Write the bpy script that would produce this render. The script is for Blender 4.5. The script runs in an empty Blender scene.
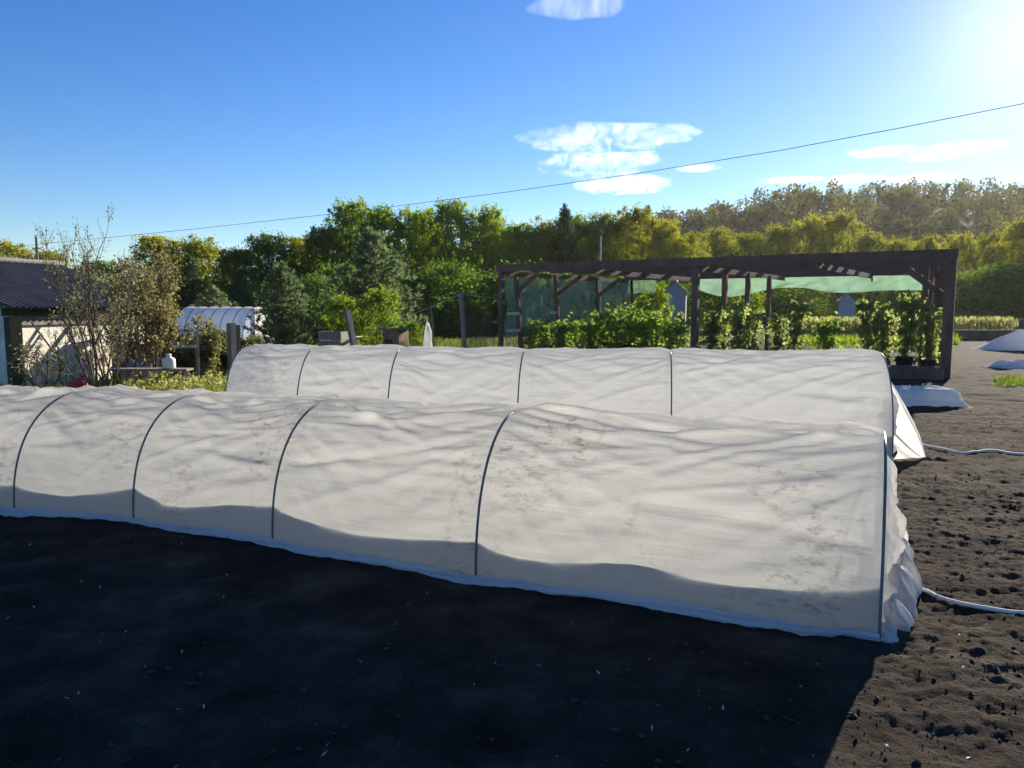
import bpy, math, random
import numpy as np
from mathutils import Vector, Matrix

scn = bpy.context.scene
COL = scn.collection
R = math.radians
SUN_AZ, SUN_EL = R(33.5), R(16.5)

# ------------------------------------------------------------------ camera
F, CX, CY, CAMZ, PITCH = 770.0, 512.0, 384.0, 1.55, math.atan(79/770)
cam = bpy.data.cameras.new('camera'); camo = bpy.data.objects.new('camera', cam); COL.objects.link(camo)
camo.location = (0, 0, CAMZ); camo.rotation_euler = (math.pi/2 - PITCH, 0, 0)
cam.sensor_width = 36; cam.lens = F/1024*36; cam.clip_start = .05; cam.clip_end = 60000
scn.camera = camo
cp, sp = math.cos(PITCH), math.sin(PITCH)

def ray(px, py):
    u = (px-CX)/F; v = (CY-py)/F
    return u, cp+v*sp, -sp+v*cp
def at(px, py, Y):                      # world point seen at a pixel, at distance Y
    dx, dy, dz = ray(px, py); t = Y/dy
    return Vector((dx*t, Y, CAMZ+dz*t))
def gr(px, py, z=0.):                   # world point seen at a pixel, at height z
    dx, dy, dz = ray(px, py); t = (z-CAMZ)/dz
    return Vector((dx*t, dy*t, z))
def xat(px, Y, py=305): return at(px, py, Y).x

# ------------------------------------------------------------------ noise
def _hash(ix, iy, seed):
    n = (ix*374761393 + iy*668265263 + seed*974634777) & 0xFFFFFFFF
    n = ((n ^ (n >> 13))*1274126177) & 0xFFFFFFFF
    n = (n ^ (n >> 16)) & 0xFFFFFFFF
    return n/4294967295.0*2*math.pi
def pn(x, y, seed=0):
    x = np.asarray(x, float); y = np.asarray(y, float)
    x, y = np.broadcast_arrays(x, y)
    ix = np.floor(x).astype(np.int64); iy = np.floor(y).astype(np.int64)
    fx = x-ix; fy = y-iy
    def g(ax, ay):
        a = _hash(ix+ax, iy+ay, seed)
        return np.cos(a)*(fx-ax)+np.sin(a)*(fy-ay)
    u = fx*fx*fx*(fx*(fx*6-15)+10); v = fy*fy*fy*(fy*(fy*6-15)+10)
    a = g(0, 0)*(1-u)+g(1, 0)*u; b = g(0, 1)*(1-u)+g(1, 1)*u
    return (a*(1-v)+b*v)*1.4
def fbm(x, y, seed=0, o=4):
    s = 0; a = 1.
    for i in range(o):
        s = s+a*pn(x*2**i, y*2**i, seed+i*7); a *= .5
    return s
def sst(x, a, b):
    t = np.clip((np.asarray(x, float)-a)/(b-a), 0, 1); return t*t*(3-2*t)

# ------------------------------------------------------------------ mesh builder
class MB:
    def __init__(s): s.v = []; s.f = []; s.n = 0; s.np = []
    def add(s, vs, fs):
        o = s.n; s.v.extend([tuple(v) for v in vs]); s.f.extend([tuple(i+o for i in f) for f in fs]); s.n += len(vs); return s
    def box(s, c, ax, ay, az):
        c = Vector(c); ax = Vector(ax); ay = Vector(ay); az = Vector(az)
        vs = [c+ax*i+ay*j+az*k for k in (-1, 1) for j in (-1, 1) for i in (-1, 1)]
        return s.add(vs, [(0,2,3,1),(4,5,7,6),(0,1,5,4),(2,6,7,3),(0,4,6,2),(1,3,7,5)])
    def beam(s, p0, p1, w, h, up=(0, 0, 1)):
        p0 = Vector(p0); p1 = Vector(p1); d = (p1-p0); L = d.length; d.normalize(); up = Vector(up)
        if abs(d.dot(up)) > .98: up = Vector((.85, -.53, 0))
        side = d.cross(up).normalized(); u = side.cross(d).normalized()
        return s.box((p0+p1)/2, d*L/2, side*w/2, u*h/2)
    def tube(s, pts, rs, n=6, cap=True):
        pts = [Vector(p) for p in pts]
        if not hasattr(rs, '__len__'): rs = [rs]*len(pts)
        vs = []; prev = None
        for i, p in enumerate(pts):
            d = (pts[min(i+1, len(pts)-1)]-pts[max(i-1, 0)])
            d = d.normalized() if d.length > 1e-9 else Vector((0, 0, 1))
            a = prev if prev is not None else (Vector((1, 0, 0)) if abs(d.x) < .9 else Vector((0, 1, 0)))
            a = (a-d*a.dot(d)); a = a.normalized() if a.length > 1e-6 else d.orthogonal().normalized()
            b = d.cross(a); prev = a
            for k in range(n):
                t = 2*math.pi*k/n; vs.append(p+(a*math.cos(t)+b*math.sin(t))*rs[i])
        fs = [(i*n+k, i*n+(k+1) % n, (i+1)*n+(k+1) % n, (i+1)*n+k) for i in range(len(pts)-1) for k in range(n)]
        if cap: fs += [tuple(range(n))[::-1], tuple((len(pts)-1)*n+k for k in range(n))]
        return s.add(vs, fs)
    def grid(s, P):                     # P: array (a,b,3)
        a, b, _ = P.shape
        return s.add([tuple(p) for p in P.reshape(-1, 3)],
                     [(i*b+j, i*b+j+1, (i+1)*b+j+1, (i+1)*b+j) for i in range(a-1) for j in range(b-1)])
    def build(s, name, mat, parent=None, smooth=False):
        me = bpy.data.meshes.new(name); me.from_pydata(s.v, [], s.f)
        return link(me, name, mat, parent, smooth)
def link(me, name, mat, parent=None, smooth=False):
    if isinstance(mat, (list, tuple)):
        for m in mat: me.materials.append(m)
    elif mat: me.materials.append(mat)
    if smooth: me.polygons.foreach_set('use_smooth', [True]*len(me.polygons))
    me.update()
    o = bpy.data.objects.new(name, me); COL.objects.link(o)
    if parent: o.parent = parent
    return o
def np_mesh(name, V, k, mat, parent=None):   # V: (N*k,3), faces of k consecutive verts
    V = np.ascontiguousarray(V, dtype=np.float32); n = len(V)//k
    me = bpy.data.meshes.new(name)
    me.vertices.add(n*k); me.vertices.foreach_set('co', V.ravel())
    me.loops.add(n*k); me.loops.foreach_set('vertex_index', np.arange(n*k, dtype=np.int32))
    me.polygons.add(n); me.polygons.foreach_set('loop_start', np.arange(0, n*k, k, dtype=np.int32))
    me.polygons.foreach_set('loop_total', np.full(n, k, dtype=np.int32))
    me.update(calc_edges=True)
    return link(me, name, mat, parent)
def leaf_verts(C, size, rng, ratio=.55, flat=.0, direc=None):
    """rhombic leaves about centres C, random orientation"""
    n = len(C); C = np.asarray(C, float)
    size = np.broadcast_to(size, (n,)) if np.ndim(size) == 0 else size
    d = rng.normal(size=(n, 3)) if direc is None else direc+rng.normal(size=(n, 3))*.35
    d /= np.linalg.norm(d, axis=1)[:, None]+1e-9
    q = rng.normal(size=(n, 3)); q[:, 2] += flat*0
    if flat: q = np.stack([-d[:, 1], d[:, 0], np.zeros(n)], 1)+rng.normal(size=(n, 3))*(1-flat)
    q -= d*np.sum(q*d, 1)[:, None]; q /= np.linalg.norm(q, axis=1)[:, None]+1e-9
    L = (size*.5)[:, None]; Wd = L*ratio
    nrm = np.cross(d, q)
    V = np.empty((n, 4, 3))
    V[:, 0] = C-d*L; V[:, 1] = C+q*Wd+nrm*Wd*.3; V[:, 2] = C+d*L; V[:, 3] = C-q*Wd+nrm*Wd*.3
    return V.reshape(-1, 3)

def tag(o, label=None, cat=None, group=None, kind=None):
    if label: o['label'] = label
    if cat: o['category'] = cat
    if group: o['group'] = group
    if kind: o['kind'] = kind
    return o
def empty(name, loc=(0, 0, 0), label=None, cat=None, group=None, rz=0):
    o = bpy.data.objects.new(name, None); COL.objects.link(o); o.location = loc; o.rotation_euler = (0, 0, rz)
    o.empty_display_size = .1
    return tag(o, label, cat, group)
def copy_tree(o, parent=None):
    c = o.copy(); COL.objects.link(c); c.parent = parent
    for ch in list(o.children): copy_tree(ch, c)
    return c

# ------------------------------------------------------------------ materials
def nt(name):
    m = bpy.data.materials.new(name); m.use_nodes = True; t = m.node_tree; t.nodes.clear()
    out = t.nodes.new('ShaderNodeOutputMaterial'); return m, t, out
def node(t, typ, **kw):
    n = t.nodes.new(typ)
    for k, v in kw.items():
        if k in n.inputs.keys() if isinstance(k, str) else False: n.inputs[k].default_value = v
        else: setattr(n, k, v)
    return n
def noise(t, scale, detail=4, rough=.55, coord=None, dist=0):
    n = t.nodes.new('ShaderNodeTexNoise'); n.inputs['Scale'].default_value = scale; n.inputs['Detail'].default_value = detail
    n.inputs['Roughness'].default_value = rough; n.inputs['Distortion'].default_value = dist
    if coord is not None: t.links.new(coord, n.inputs['Vector'])
    return n
def ramp(t, fac, stops):
    r = t.nodes.new('ShaderNodeValToRGB'); e = r.color_ramp.elements
    while len(e) < len(stops): e.new(.5)
    for x, (p, c) in zip(e, stops):
        x.position = p; x.color = (*c, 1) if len(c) == 3 else c
    t.links.new(fac, r.inputs['Fac']); return r
def objco(t): return t.nodes.new('ShaderNodeTexCoord').outputs['Object']
def geopos(t): return t.nodes.new('ShaderNodeNewGeometry').outputs['Position']
def mapping(t, src, scale=(1, 1, 1), rot=(0, 0, 0)):
    m = t.nodes.new('ShaderNodeMapping'); m.inputs['Scale'].default_value = scale; m.inputs['Rotation'].default_value = rot
    t.links.new(src, m.inputs['Vector']); return m.outputs['Vector']
def mixsh(t, fac, a, b):
    m = t.nodes.new('ShaderNodeMixShader')
    if isinstance(fac, (int, float)): m.inputs[0].default_value = fac
    else: t.links.new(fac, m.inputs[0])
    t.links.new(a, m.inputs[1]); t.links.new(b, m.inputs[2]); return m.outputs[0]
def bump(t, h, strength=.3, dist=.01):
    b = t.nodes.new('ShaderNodeBump'); b.inputs['Strength'].default_value = strength; b.inputs['Distance'].default_value = dist
    t.links.new(h, b.inputs['Height']); return b.outputs['Normal']

def plain(name, c0, c1=None, scale=8, rough=.8, bstr=.2, bscale=None, stretch=(1, 1, 1), bdist=.01):
    """principled surface mottled between two colours"""
    m, t, out = nt(name); c1 = c1 or tuple(x*.7 for x in c0)
    co = mapping(t, objco(t), stretch)
    n = noise(t, scale, 5, .6, co); r = ramp(t, n.outputs['Fac'], [(.3, c1), (.7, c0)])
    b = node(t, 'ShaderNodeBsdfPrincipled'); b.inputs['Roughness'].default_value = rough
    b.inputs['Specular IOR Level'].default_value = .3
    t.links.new(r.outputs[0], b.inputs['Base Color'])
    n2 = noise(t, bscale or scale*4, 5, .6, co)
    t.links.new(bump(t, n2.outputs['Fac'], bstr, bdist), b.inputs['Normal'])
    t.links.new(b.outputs[0], out.inputs[0]); return m
def leafmat(name, c0, c1, c2=None, trans=.55, scale=1.2, gloss=.02, tint=1.5):
    m, t, out = nt(name)
    n = noise(t, scale, 3, .6, objco(t))
    oi = t.nodes.new('ShaderNodeObjectInfo')
    ad = node(t, 'ShaderNodeMath', operation='MULTIPLY_ADD'); t.links.new(oi.outputs['Random'], ad.inputs[0]); ad.inputs[1].default_value = .3
    t.links.new(n.outputs['Fac'], ad.inputs[2])
    sb = node(t, 'ShaderNodeMath', operation='SUBTRACT'); t.links.new(ad.outputs[0], sb.inputs[0]); sb.inputs[1].default_value = .15
    st = [(.32, c0), (.68, c1)] + ([(.85, c2)] if c2 else [])
    r = ramp(t, sb.outputs[0], st)
    d = t.nodes.new('ShaderNodeBsdfDiffuse'); tr = t.nodes.new('ShaderNodeBsdfTranslucent'); g = t.nodes.new('ShaderNodeBsdfGlossy')
    g.inputs['Roughness'].default_value = .6; g.inputs['Color'].default_value = (.8, .85, .8, 1)
    t.links.new(r.outputs[0], d.inputs[0])
    hs = t.nodes.new('ShaderNodeHueSaturation'); hs.inputs['Value'].default_value = tint; hs.inputs['Saturation'].default_value = 1.1
    t.links.new(r.outputs[0], hs.inputs['Color']); t.links.new(hs.outputs[0], tr.inputs[0])
    s = mixsh(t, trans, d.outputs[0], tr.outputs[0]); s = mixsh(t, gloss, s, g.outputs[0])
    t.links.new(s, out.inputs[0]); return m

def fabric(name, transp=.12, transl=.52, col=(.79, .785, .745), dirt=.5, dirtcol=(.20, .165, .12), along=R(-24)):
    m, t, out = nt(name)
    P = geopos(t)
    fine = noise(t, 55, 5, .7, P)
    al = mapping(t, P, (1, 1, 1), (0, 0, -along)); al2 = mapping(t, al, (.8, 8, 9))
    fold = noise(t, 1.6, 4, .55, al2, .6)
    big = noise(t, 1.1, 3, .5, P); spot = noise(t, 16, 6, .75, mapping(t, al, (.7, 1, 1.6)))
    a = ramp(t, big.outputs['Fac'], [(.51, (0, 0, 0)), (.64, (1, 1, 1))])
    b = ramp(t, spot.outputs['Fac'], [(.50, (0, 0, 0)), (.71, (1, 1, 1))])
    mu = node(t, 'ShaderNodeMath', operation='MULTIPLY'); t.links.new(a.outputs[0], mu.inputs[0]); t.links.new(b.outputs[0], mu.inputs[1])
    mu2 = node(t, 'ShaderNodeMath', operation='MULTIPLY'); t.links.new(mu.outputs[0], mu2.inputs[0]); mu2.inputs[1].default_value = dirt
    base = ramp(t, fine.outputs['Fac'], [(.3, tuple(x*.93 for x in col)), (.7, col)])
    mx = node(t, 'ShaderNodeMix', data_type='RGBA'); t.links.new(mu2.outputs[0], mx.inputs[0]); t.links.new(base.outputs[0], mx.inputs[6]); mx.inputs[7].default_value = (*dirtcol, 1)
    h = node(t, 'ShaderNodeMath', operation='MULTIPLY_ADD'); t.links.new(fine.outputs['Fac'], h.inputs[0]); h.inputs[1].default_value = .05; t.links.new(fold.outputs['Fac'], h.inputs[2])
    nb = bump(t, h.outputs[0], .32, .03)
    d = t.nodes.new('ShaderNodeBsdfDiffuse'); tr = t.nodes.new('ShaderNodeBsdfTranslucent'); tp = t.nodes.new('ShaderNodeBsdfTransparent')
    for s_ in (d, tr): t.links.new(mx.outputs[2], s_.inputs['Color']); t.links.new(nb, s_.inputs['Normal'])
    s = mixsh(t, transl, d.outputs[0], tr.outputs[0]); s = mixsh(t, transp, s, tp.outputs[0])
    t.links.new(s, out.inputs[0]); return m

M = {}
M['cover'] = fabric('white_fleece_front', .035, .72, dirt=.95)
M['cover2'] = fabric('white_fleece_rear', .04, .70, (.76, .765, .745), dirt=.55, along=R(-9))
M['shadow_band'] = fabric('grey_shadow_strip', .02, .22, (.40, .39, .38), dirt=.5)  # grey of the added strip that darkens the tunnel foot like a shadow
M['hem'] = fabric('white_fleece_hem', .03, .45, (.76, .75, .76), dirt=.9)
M['hoop'] = plain('grey_plastic_pipe', (.16, .18, .20), (.10, .115, .13), 20, .5, .05)
M['cord'] = plain('white_cord', (.82, .80, .78), (.6, .58, .56), 60, .7, .4)
M['timber'] = plain('dark_stained_timber', (.18, .115, .082), (.095, .060, .045), 5, .8, .4, 40, (1, 1, .25))
M['greywood'] = plain('weathered_grey_wood', (.26, .24, .21), (.13, .115, .10), 6, .85, .4, 40, (2, 2, .2))
M['palewood'] = plain('pale_bare_board', (.55, .48, .38), (.38, .32, .25), 8, .8, .3)
M['brownwood'] = plain('brown_wood_board', (.30, .19, .11), (.18, .11, .06), 8, .8, .3)
M['greenwood'] = plain('mossy_dark_post', (.07, .075, .04), (.035, .04, .022), 8, .85, .4)
M['hutwood'] = plain('greyish_white_painted_boards', (.44, .47, .54), (.30, .33, .40), 4, .7, .3, 30, (6, 6, .5))
M['whitepaint'] = plain('white_paint', (.78, .78, .76), (.62, .62, .6), 6, .6, .1)
M['black'] = plain('black_plastic', (.045, .045, .047), (.025, .025, .027), 10, .5, .1)
M['red'] = plain('red_plastic', (.50, .03, .05), (.35, .02, .03), 10, .4, .1)
M['canister'] = plain('cream_plastic', (.72, .70, .60), (.60, .57, .47), 10, .45, .1)
M['slate'] = plain('grey_corrugated_slate', (.13, .12, .12), (.065, .06, .062), 3, .85, .3, 40)
M['plaster'] = plain('whitewashed_plaster', (.80, .765, .67), (.60, .55, .45), 2.5, .9, .5, 20)
M['iron'] = plain('pale_steel', (.45, .46, .47), (.3, .3, .31), 10, .5, .1)
M['wire'] = plain('dark_cable', (.05, .05, .055), (.03, .03, .035), 10, .6, .1)
M['bark'] = plain('grey_brown_bark', (.16, .125, .09), (.08, .06, .045), 10, .9, .6, 40)
M['twig'] = plain('brown_twig_bark', (.15, .105, .075), (.075, .052, .04), 10, .9, .4)
M['stem'] = plain('green_stem', (.13, .18, .06), (.08, .11, .04), 10, .7, .2)
M['tray'] = plain('dark_soil_bed', (.035, .03, .027), (.018, .016, .014), 14, 1, .8)
M['gr'] = leafmat('green_leaves', (.11, .175, .02), (.19, .25, .03), (.26, .29, .04))
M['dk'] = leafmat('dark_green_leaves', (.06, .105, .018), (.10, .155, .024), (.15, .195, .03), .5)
M['yg'] = leafmat('yellow_green_leaves', (.15, .17, .02), (.23, .235, .03), (.29, .27, .035))
M['gold'] = leafmat('olive_gold_leaves', (.155, .165, .022), (.225, .225, .033), (.28, .265, .045))
M['hillleaf'] = leafmat('hill_wood_leaves', (.055, .065, .018), (.085, .088, .022), (.115, .105, .028), .45, .06)
M['lime'] = leafmat('fresh_lime_leaves', (.10, .15, .02), (.16, .21, .028), (.20, .235, .036))
M['brownleaf'] = leafmat('bronze_young_leaves', (.13, .118, .05), (.185, .165, .07), (.23, .20, .09), .55, 3)
M['budleaf'] = leafmat('small_grey_green_buds', (.13, .145, .075), (.19, .195, .10), (.24, .23, .13), .55, 4)
M['shrubleaf'] = leafmat('grey_green_shrub_leaves', (.09, .105, .035), (.15, .155, .06), (.20, .19, .08), .45, 3)
M['needle'] = leafmat('pine_needles', (.085, .125, .055), (.15, .19, .085), (.2, .23, .11), .4, 1.5)
M['needle_dk'] = leafmat('dark_spruce_needles', (.03, .055, .028), (.055, .085, .04), None, .3, 1.5)
M['tom'] = leafmat('garden_plant_leaves', (.10, .165, .028), (.16, .225, .04), (.22, .28, .055), .65, 3, .03)
M['tom2'] = leafmat('grey_green_plant_leaves', (.14, .175, .055), (.20, .23, .08), (.27, .285, .12), .65, 3, .03)
M['grass'] = leafmat('grass_blades', (.06, .095, .018), (.11, .145, .025), (.17, .18, .035), .5, .6)
M['flower'] = leafmat('pale_yellow_flowers', (.28, .27, .09), (.38, .35, .15), (.52, .48, .30), .4, 2)
M['bed'] = leafmat('pale_bed_plants', (.15, .16, .055), (.25, .25, .10), (.36, .34, .18), .5, 2)

def netmat(name, col, open_, tint=1.):
    m, t, out = nt(name)
    P = objco(t)
    n = noise(t, 1.4, 4, .6, mapping(t, P, (1, 1, 1), (0, R(40), 0)), 1.0)
    r = ramp(t, n.outputs['Fac'], [(.3, tuple(x*.75 for x in col)), (.7, tuple(min(1, x*1.2) for x in col))])
    d = t.nodes.new('ShaderNodeBsdfDiffuse'); tr = t.nodes.new('ShaderNodeBsdfTranslucent'); tp = t.nodes.new('ShaderNodeBsdfTransparent')
    t.links.new(r.outputs[0], d.inputs[0]); t.links.new(r.outputs[0], tr.inputs[0])
    s = mixsh(t, .65, d.outputs[0], tr.outputs[0]); s = mixsh(t, open_, s, tp.outputs[0])
    t.links.new(s, out.inputs[0]); return m
M['net_pale'] = netmat('pale_green_shade_net', (.17, .29, .21), .30)
M['net_flap'] = netmat('dark_green_shade_net', (.07, .13, .085), .35)
M['net_dark'] = netmat('thin_green_shade_net', (.34, .52, .34), .52)
M['film'] = fabric('bluish_greenhouse_film', .10, .35, (.62, .70, .82), dirt=.1, along=R(-10))
M['sheet'] = fabric('crumpled_white_sheet', .01, .42, (.90, .90, .88), dirt=.2)
def cloudmat():
    m, t, out = nt('cloud_droplets')
    P = geopos(t)
    n1 = noise(t, .006, 6, .68, mapping(t, P, (1.3, .5, 1)), 1.2); n2 = noise(t, .0011, 2, .5, P)
    ad = node(t, 'ShaderNodeMath', operation='MULTIPLY_ADD'); t.links.new(n2.outputs['Fac'], ad.inputs[0]); ad.inputs[1].default_value = .45; t.links.new(n1.outputs['Fac'], ad.inputs[2])
    r = ramp(t, ad.outputs[0], [(.64, (0, 0, 0)), (.92, (1, 1, 1))])
    mu = node(t, 'ShaderNodeMath', operation='MULTIPLY'); t.links.new(r.outputs[0], mu.inputs[0]); mu.inputs[1].default_value = .0014
    v = t.nodes.new('ShaderNodeVolumeScatter'); v.inputs['Color'].default_value = (1, 1, 1, 1); v.inputs['Anisotropy'].default_value = .55
    t.links.new(mu.outputs[0], v.inputs['Density']); t.links.new(v.outputs[0], out.inputs['Volume'])
    try: m.cycles.volume_step_rate = .35
    except Exception: pass
    return m
M['cloud'] = cloudmat()

# ------------------------------------------------------------------ ground
def hill(x, y):
    x = np.asarray(x, float); y = np.asarray(y, float)
    r = x/np.maximum(y, 1)
    return 31*sst(y, 105, 245)*(.50+.50*sst(r, .0, .5))*sst(r, -.35, .15)*(1+.10*pn(x/60, y/60, 5)) + 4*sst(y, 300, 600)
def near_h(x, y):
    x = np.asarray(x, float); y = np.asarray(y, float)
    k = 1-sst(np.hypot(x, y), 18, 45)
    l = .035*fbm(x*.9, y*.9, 3, 3)
    cl = .030*(.5-np.abs(fbm(x*1.2, y*2.2, 11, 3))) + .016*(.5-np.abs(fbm(x*3.4+.5*pn(x*2,y*2,8), y*6, 21, 3))) + .012*(.5-np.abs(fbm(x*9, y*13, 31, 3))) + .007*fbm(x*22, y*26, 33, 2)
    right = .40+.60*sst(x, .6, 2.2)
    return k*(l*.6+cl*right)
def gh(x, y): return float(near_h(x, y)+hill(x, y))

def lines(lo, hi, step, far_lo, far_hi, g=1.12):
    a = list(np.arange(lo, hi, step)); s = step; p = a[-1]
    up = []
    while p < far_hi: s *= g; p += s; up.append(p)
    s = step; p = lo; dn = []
    while p > far_lo: s *= g; p -= s; dn.append(p)
    return np.array(dn[::-1]+a+up)
def lines2(segs, far_lo, far_hi, g=1.12):
    a = []
    for lo, hi, st in segs: a += list(np.arange(lo, hi-st*.5, st))
    s = segs[-1][2]; p = a[-1]; up = []
    while p < far_hi: s *= g; p += s; up.append(p)
    s = segs[0][2]; p = a[0]; dn = []
    while p > far_lo: s *= g; p -= s; dn.append(p)
    return np.array(dn[::-1]+a+up)
xs = lines2([(-4.2, .8, .045), (.8, 4.6, .017), (4.6, 9, .04)], -900, 900); ys = lines2([(1.3, 6.2, .017), (6.2, 11, .04), (11, 18, .09)], -60, 900)
X, Y = np.meshgrid(xs, ys, indexing='ij')
Z = near_h(X, Y)+hill(X, Y)
a, b = X.shape
me = bpy.data.meshes.new('ground'); me.vertices.add(a*b)
me.vertices.foreach_set('co', np.stack([X, Y, Z], -1).astype(np.float32).ravel())
ii, jj = np.meshgrid(np.arange(a-1), np.arange(b-1), indexing='ij')
q = np.stack([ii*b+jj, (ii+1)*b+jj, (ii+1)*b+jj+1, ii*b+jj+1], -1).reshape(-1, 4).astype(np.int32)
me.loops.add(q.size); me.loops.foreach_set('vertex_index', q.ravel())
me.polygons.add(len(q)); me.polygons.foreach_set('loop_start', np.arange(0, q.size, 4, dtype=np.int32)); me.polygons.foreach_set('loop_total', np.full(len(q), 4, dtype=np.int32))
me.update(calc_edges=True)
def groundmat():
    m, t, out = nt('black_garden_soil_and_grass')
    P = geopos(t)
    n1 = noise(t, 3.2, 8, .65, P); n2 = noise(t, 45, 5, .7, P); n3 = noise(t, .35, 4, .6, P)
    soil = ramp(t, n1.outputs['Fac'], [(.3, (.026, .0215, .0165)), (.55, (.053, .0435, .034)), (.75, (.090, .074, .058))])
    spk = ramp(t, noise(t, 38, 2, .5, P).outputs['Fac'], [(.74, (0, 0, 0)), (.80, (1, 1, 1))])
    mx0 = node(t, 'ShaderNodeMix', data_type='RGBA'); t.links.new(spk.outputs[0], mx0.inputs[0]); pat = ramp(t, noise(t, .9, 5, .65, P, .6).outputs['Fac'], [(.35, (.6, .6, .6)), (.65, (1.25, 1.25, 1.25))])
    mm = node(t, 'ShaderNodeMix', data_type='RGBA', blend_type='MULTIPLY'); mm.inputs[0].default_value = 1; t.links.new(soil.outputs[0], mm.inputs[6]); t.links.new(pat.outputs[0], mm.inputs[7])
    t.links.new(mm.outputs[2], mx0.inputs[6]); mx0.inputs[7].default_value = (.16, .14, .115, 1)
    gcol = ramp(t, noise(t, 1.6, 6, .65, P).outputs['Fac'], [(.3, (.035, .045, .014)), (.6, (.075, .085, .022)), (.8, (.13, .13, .04))])
    # grass grows left of the garden and beyond it
    s = t.nodes.new('ShaderNodeSeparateXYZ'); t.links.new(P, s.inputs[0])
    def ma(op, a_, b_=None, c_=None):
        n = node(t, 'ShaderNodeMath', operation=op)
        for i, v in enumerate((a_, b_, c_)):
            if v is None: continue
            if isinstance(v, (int, float)): n.inputs[i].default_value = v
            else: t.links.new(v, n.inputs[i])
        return n.outputs[0]
    left = ma('MULTIPLY_ADD', s.outputs[0], -1., -2.0)                     # x < -2
    left = ma('MINIMUM', left, ma('ADD', s.outputs[1], -10.2))
    far = ma('ADD', s.outputs[1], -36.)
    k = ma('MAXIMUM', left, far)
    k = ma('ADD', k, ma('MULTIPLY_ADD', n3.outputs['Fac'], 5., -2.5))
    fac = ma('MULTIPLY_ADD', k, .7, .3); fac = node(t, 'ShaderNodeClamp'); t.links.new(ma('MULTIPLY', k, .8), fac.inputs[0])
    mx = node(t, 'ShaderNodeMix', data_type='RGBA'); t.links.new(fac.outputs[0], mx.inputs[0]); t.links.new(mx0.outputs[2], mx.inputs[6]); t.links.new(gcol.outputs[0], mx.inputs[7])
    bs = node(t, 'ShaderNodeBsdfPrincipled'); bs.inputs['Roughness'].default_value = .95; bs.inputs['Specular IOR Level'].default_value = .015
    t.links.new(mx.outputs[2], bs.inputs['Base Color'])
    h = ma('MULTIPLY_ADD', n2.outputs['Fac'], .5, n1.outputs['Fac'])
    t.links.new(bump(t, h, 1., .035), bs.inputs['Normal'])
    t.links.new(bs.outputs[0], out.inputs[0]); return m
g = link(me, 'ground', groundmat(), None, True); tag(g, kind='structure')

rs = np.random.default_rng(4)
# loose clods on the sunlit soil: nobody could count them
def clods():
    rng = np.random.default_rng(12); mb = MB(); n = 0
    ico = [(0,0,1),(.9,0,.3),(.28,.85,.3),(-.72,.53,.3),(-.72,-.53,.3),(.28,-.85,.3),(.5,.4,-.4),(-.5,.3,-.4),(0,-.6,-.4)]
    fs = [(0,1,2),(0,2,3),(0,3,4),(0,4,5),(0,5,1),(1,6,2),(2,7,3),(3,7,4),(4,8,5),(5,8,1),(2,6,7),(4,7,8),(1,8,6)]
    for _ in range(11000):
        y = 1.6+11*rng.random()**1.7; x = rng.uniform(-.7*y, .85*y)
        if x < 1.-.3*(3.5-y) and rng.random() < .25: continue
        r = .003+.012*rng.random()**6
        z = gh(x, y); sx, sy, sz = r*rng.uniform(.7, 1.5), r*rng.uniform(.7, 1.5), r*rng.uniform(.5, .9); an = rng.uniform(0, 6.28)
        c, s_ = math.cos(an), math.sin(an)
        vs = []
        for v in ico:
            j = rng.uniform(.75, 1.25); vx, vy = v[0]*sx*j, v[1]*sy*j
            vs.append((x+vx*c-vy*s_, y+vx*s_+vy*c, z+r*.25+v[2]*sz*j))
        mb.add(vs, fs)
    o = mb.build('soil_clods', plain('crumbly_soil_clods', (.068, .057, .046), (.034, .028, .022), 30, 1, .6))
    tag(o, 'small loose crumbs of black soil scattered over the bare ground', 'soil', kind='stuff')
clods()
def debris():
    rng = np.random.default_rng(19); C = []
    for _ in range(330):
        y = 1.6+9*rng.random()**1.5; x = rng.uniform(-.7*y, .85*y); C.append((x, y, gh(x, y)+.006))
    o = np_mesh('soil_debris', leaf_verts(np.array(C), .022*rng.uniform(.4, 1.4, len(C)), rng, .35, .8), 4, M['palewood'])
    tag(o, 'tiny pale chips and bits of straw lying on the soil', 'debris', kind='stuff')
debris()

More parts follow.
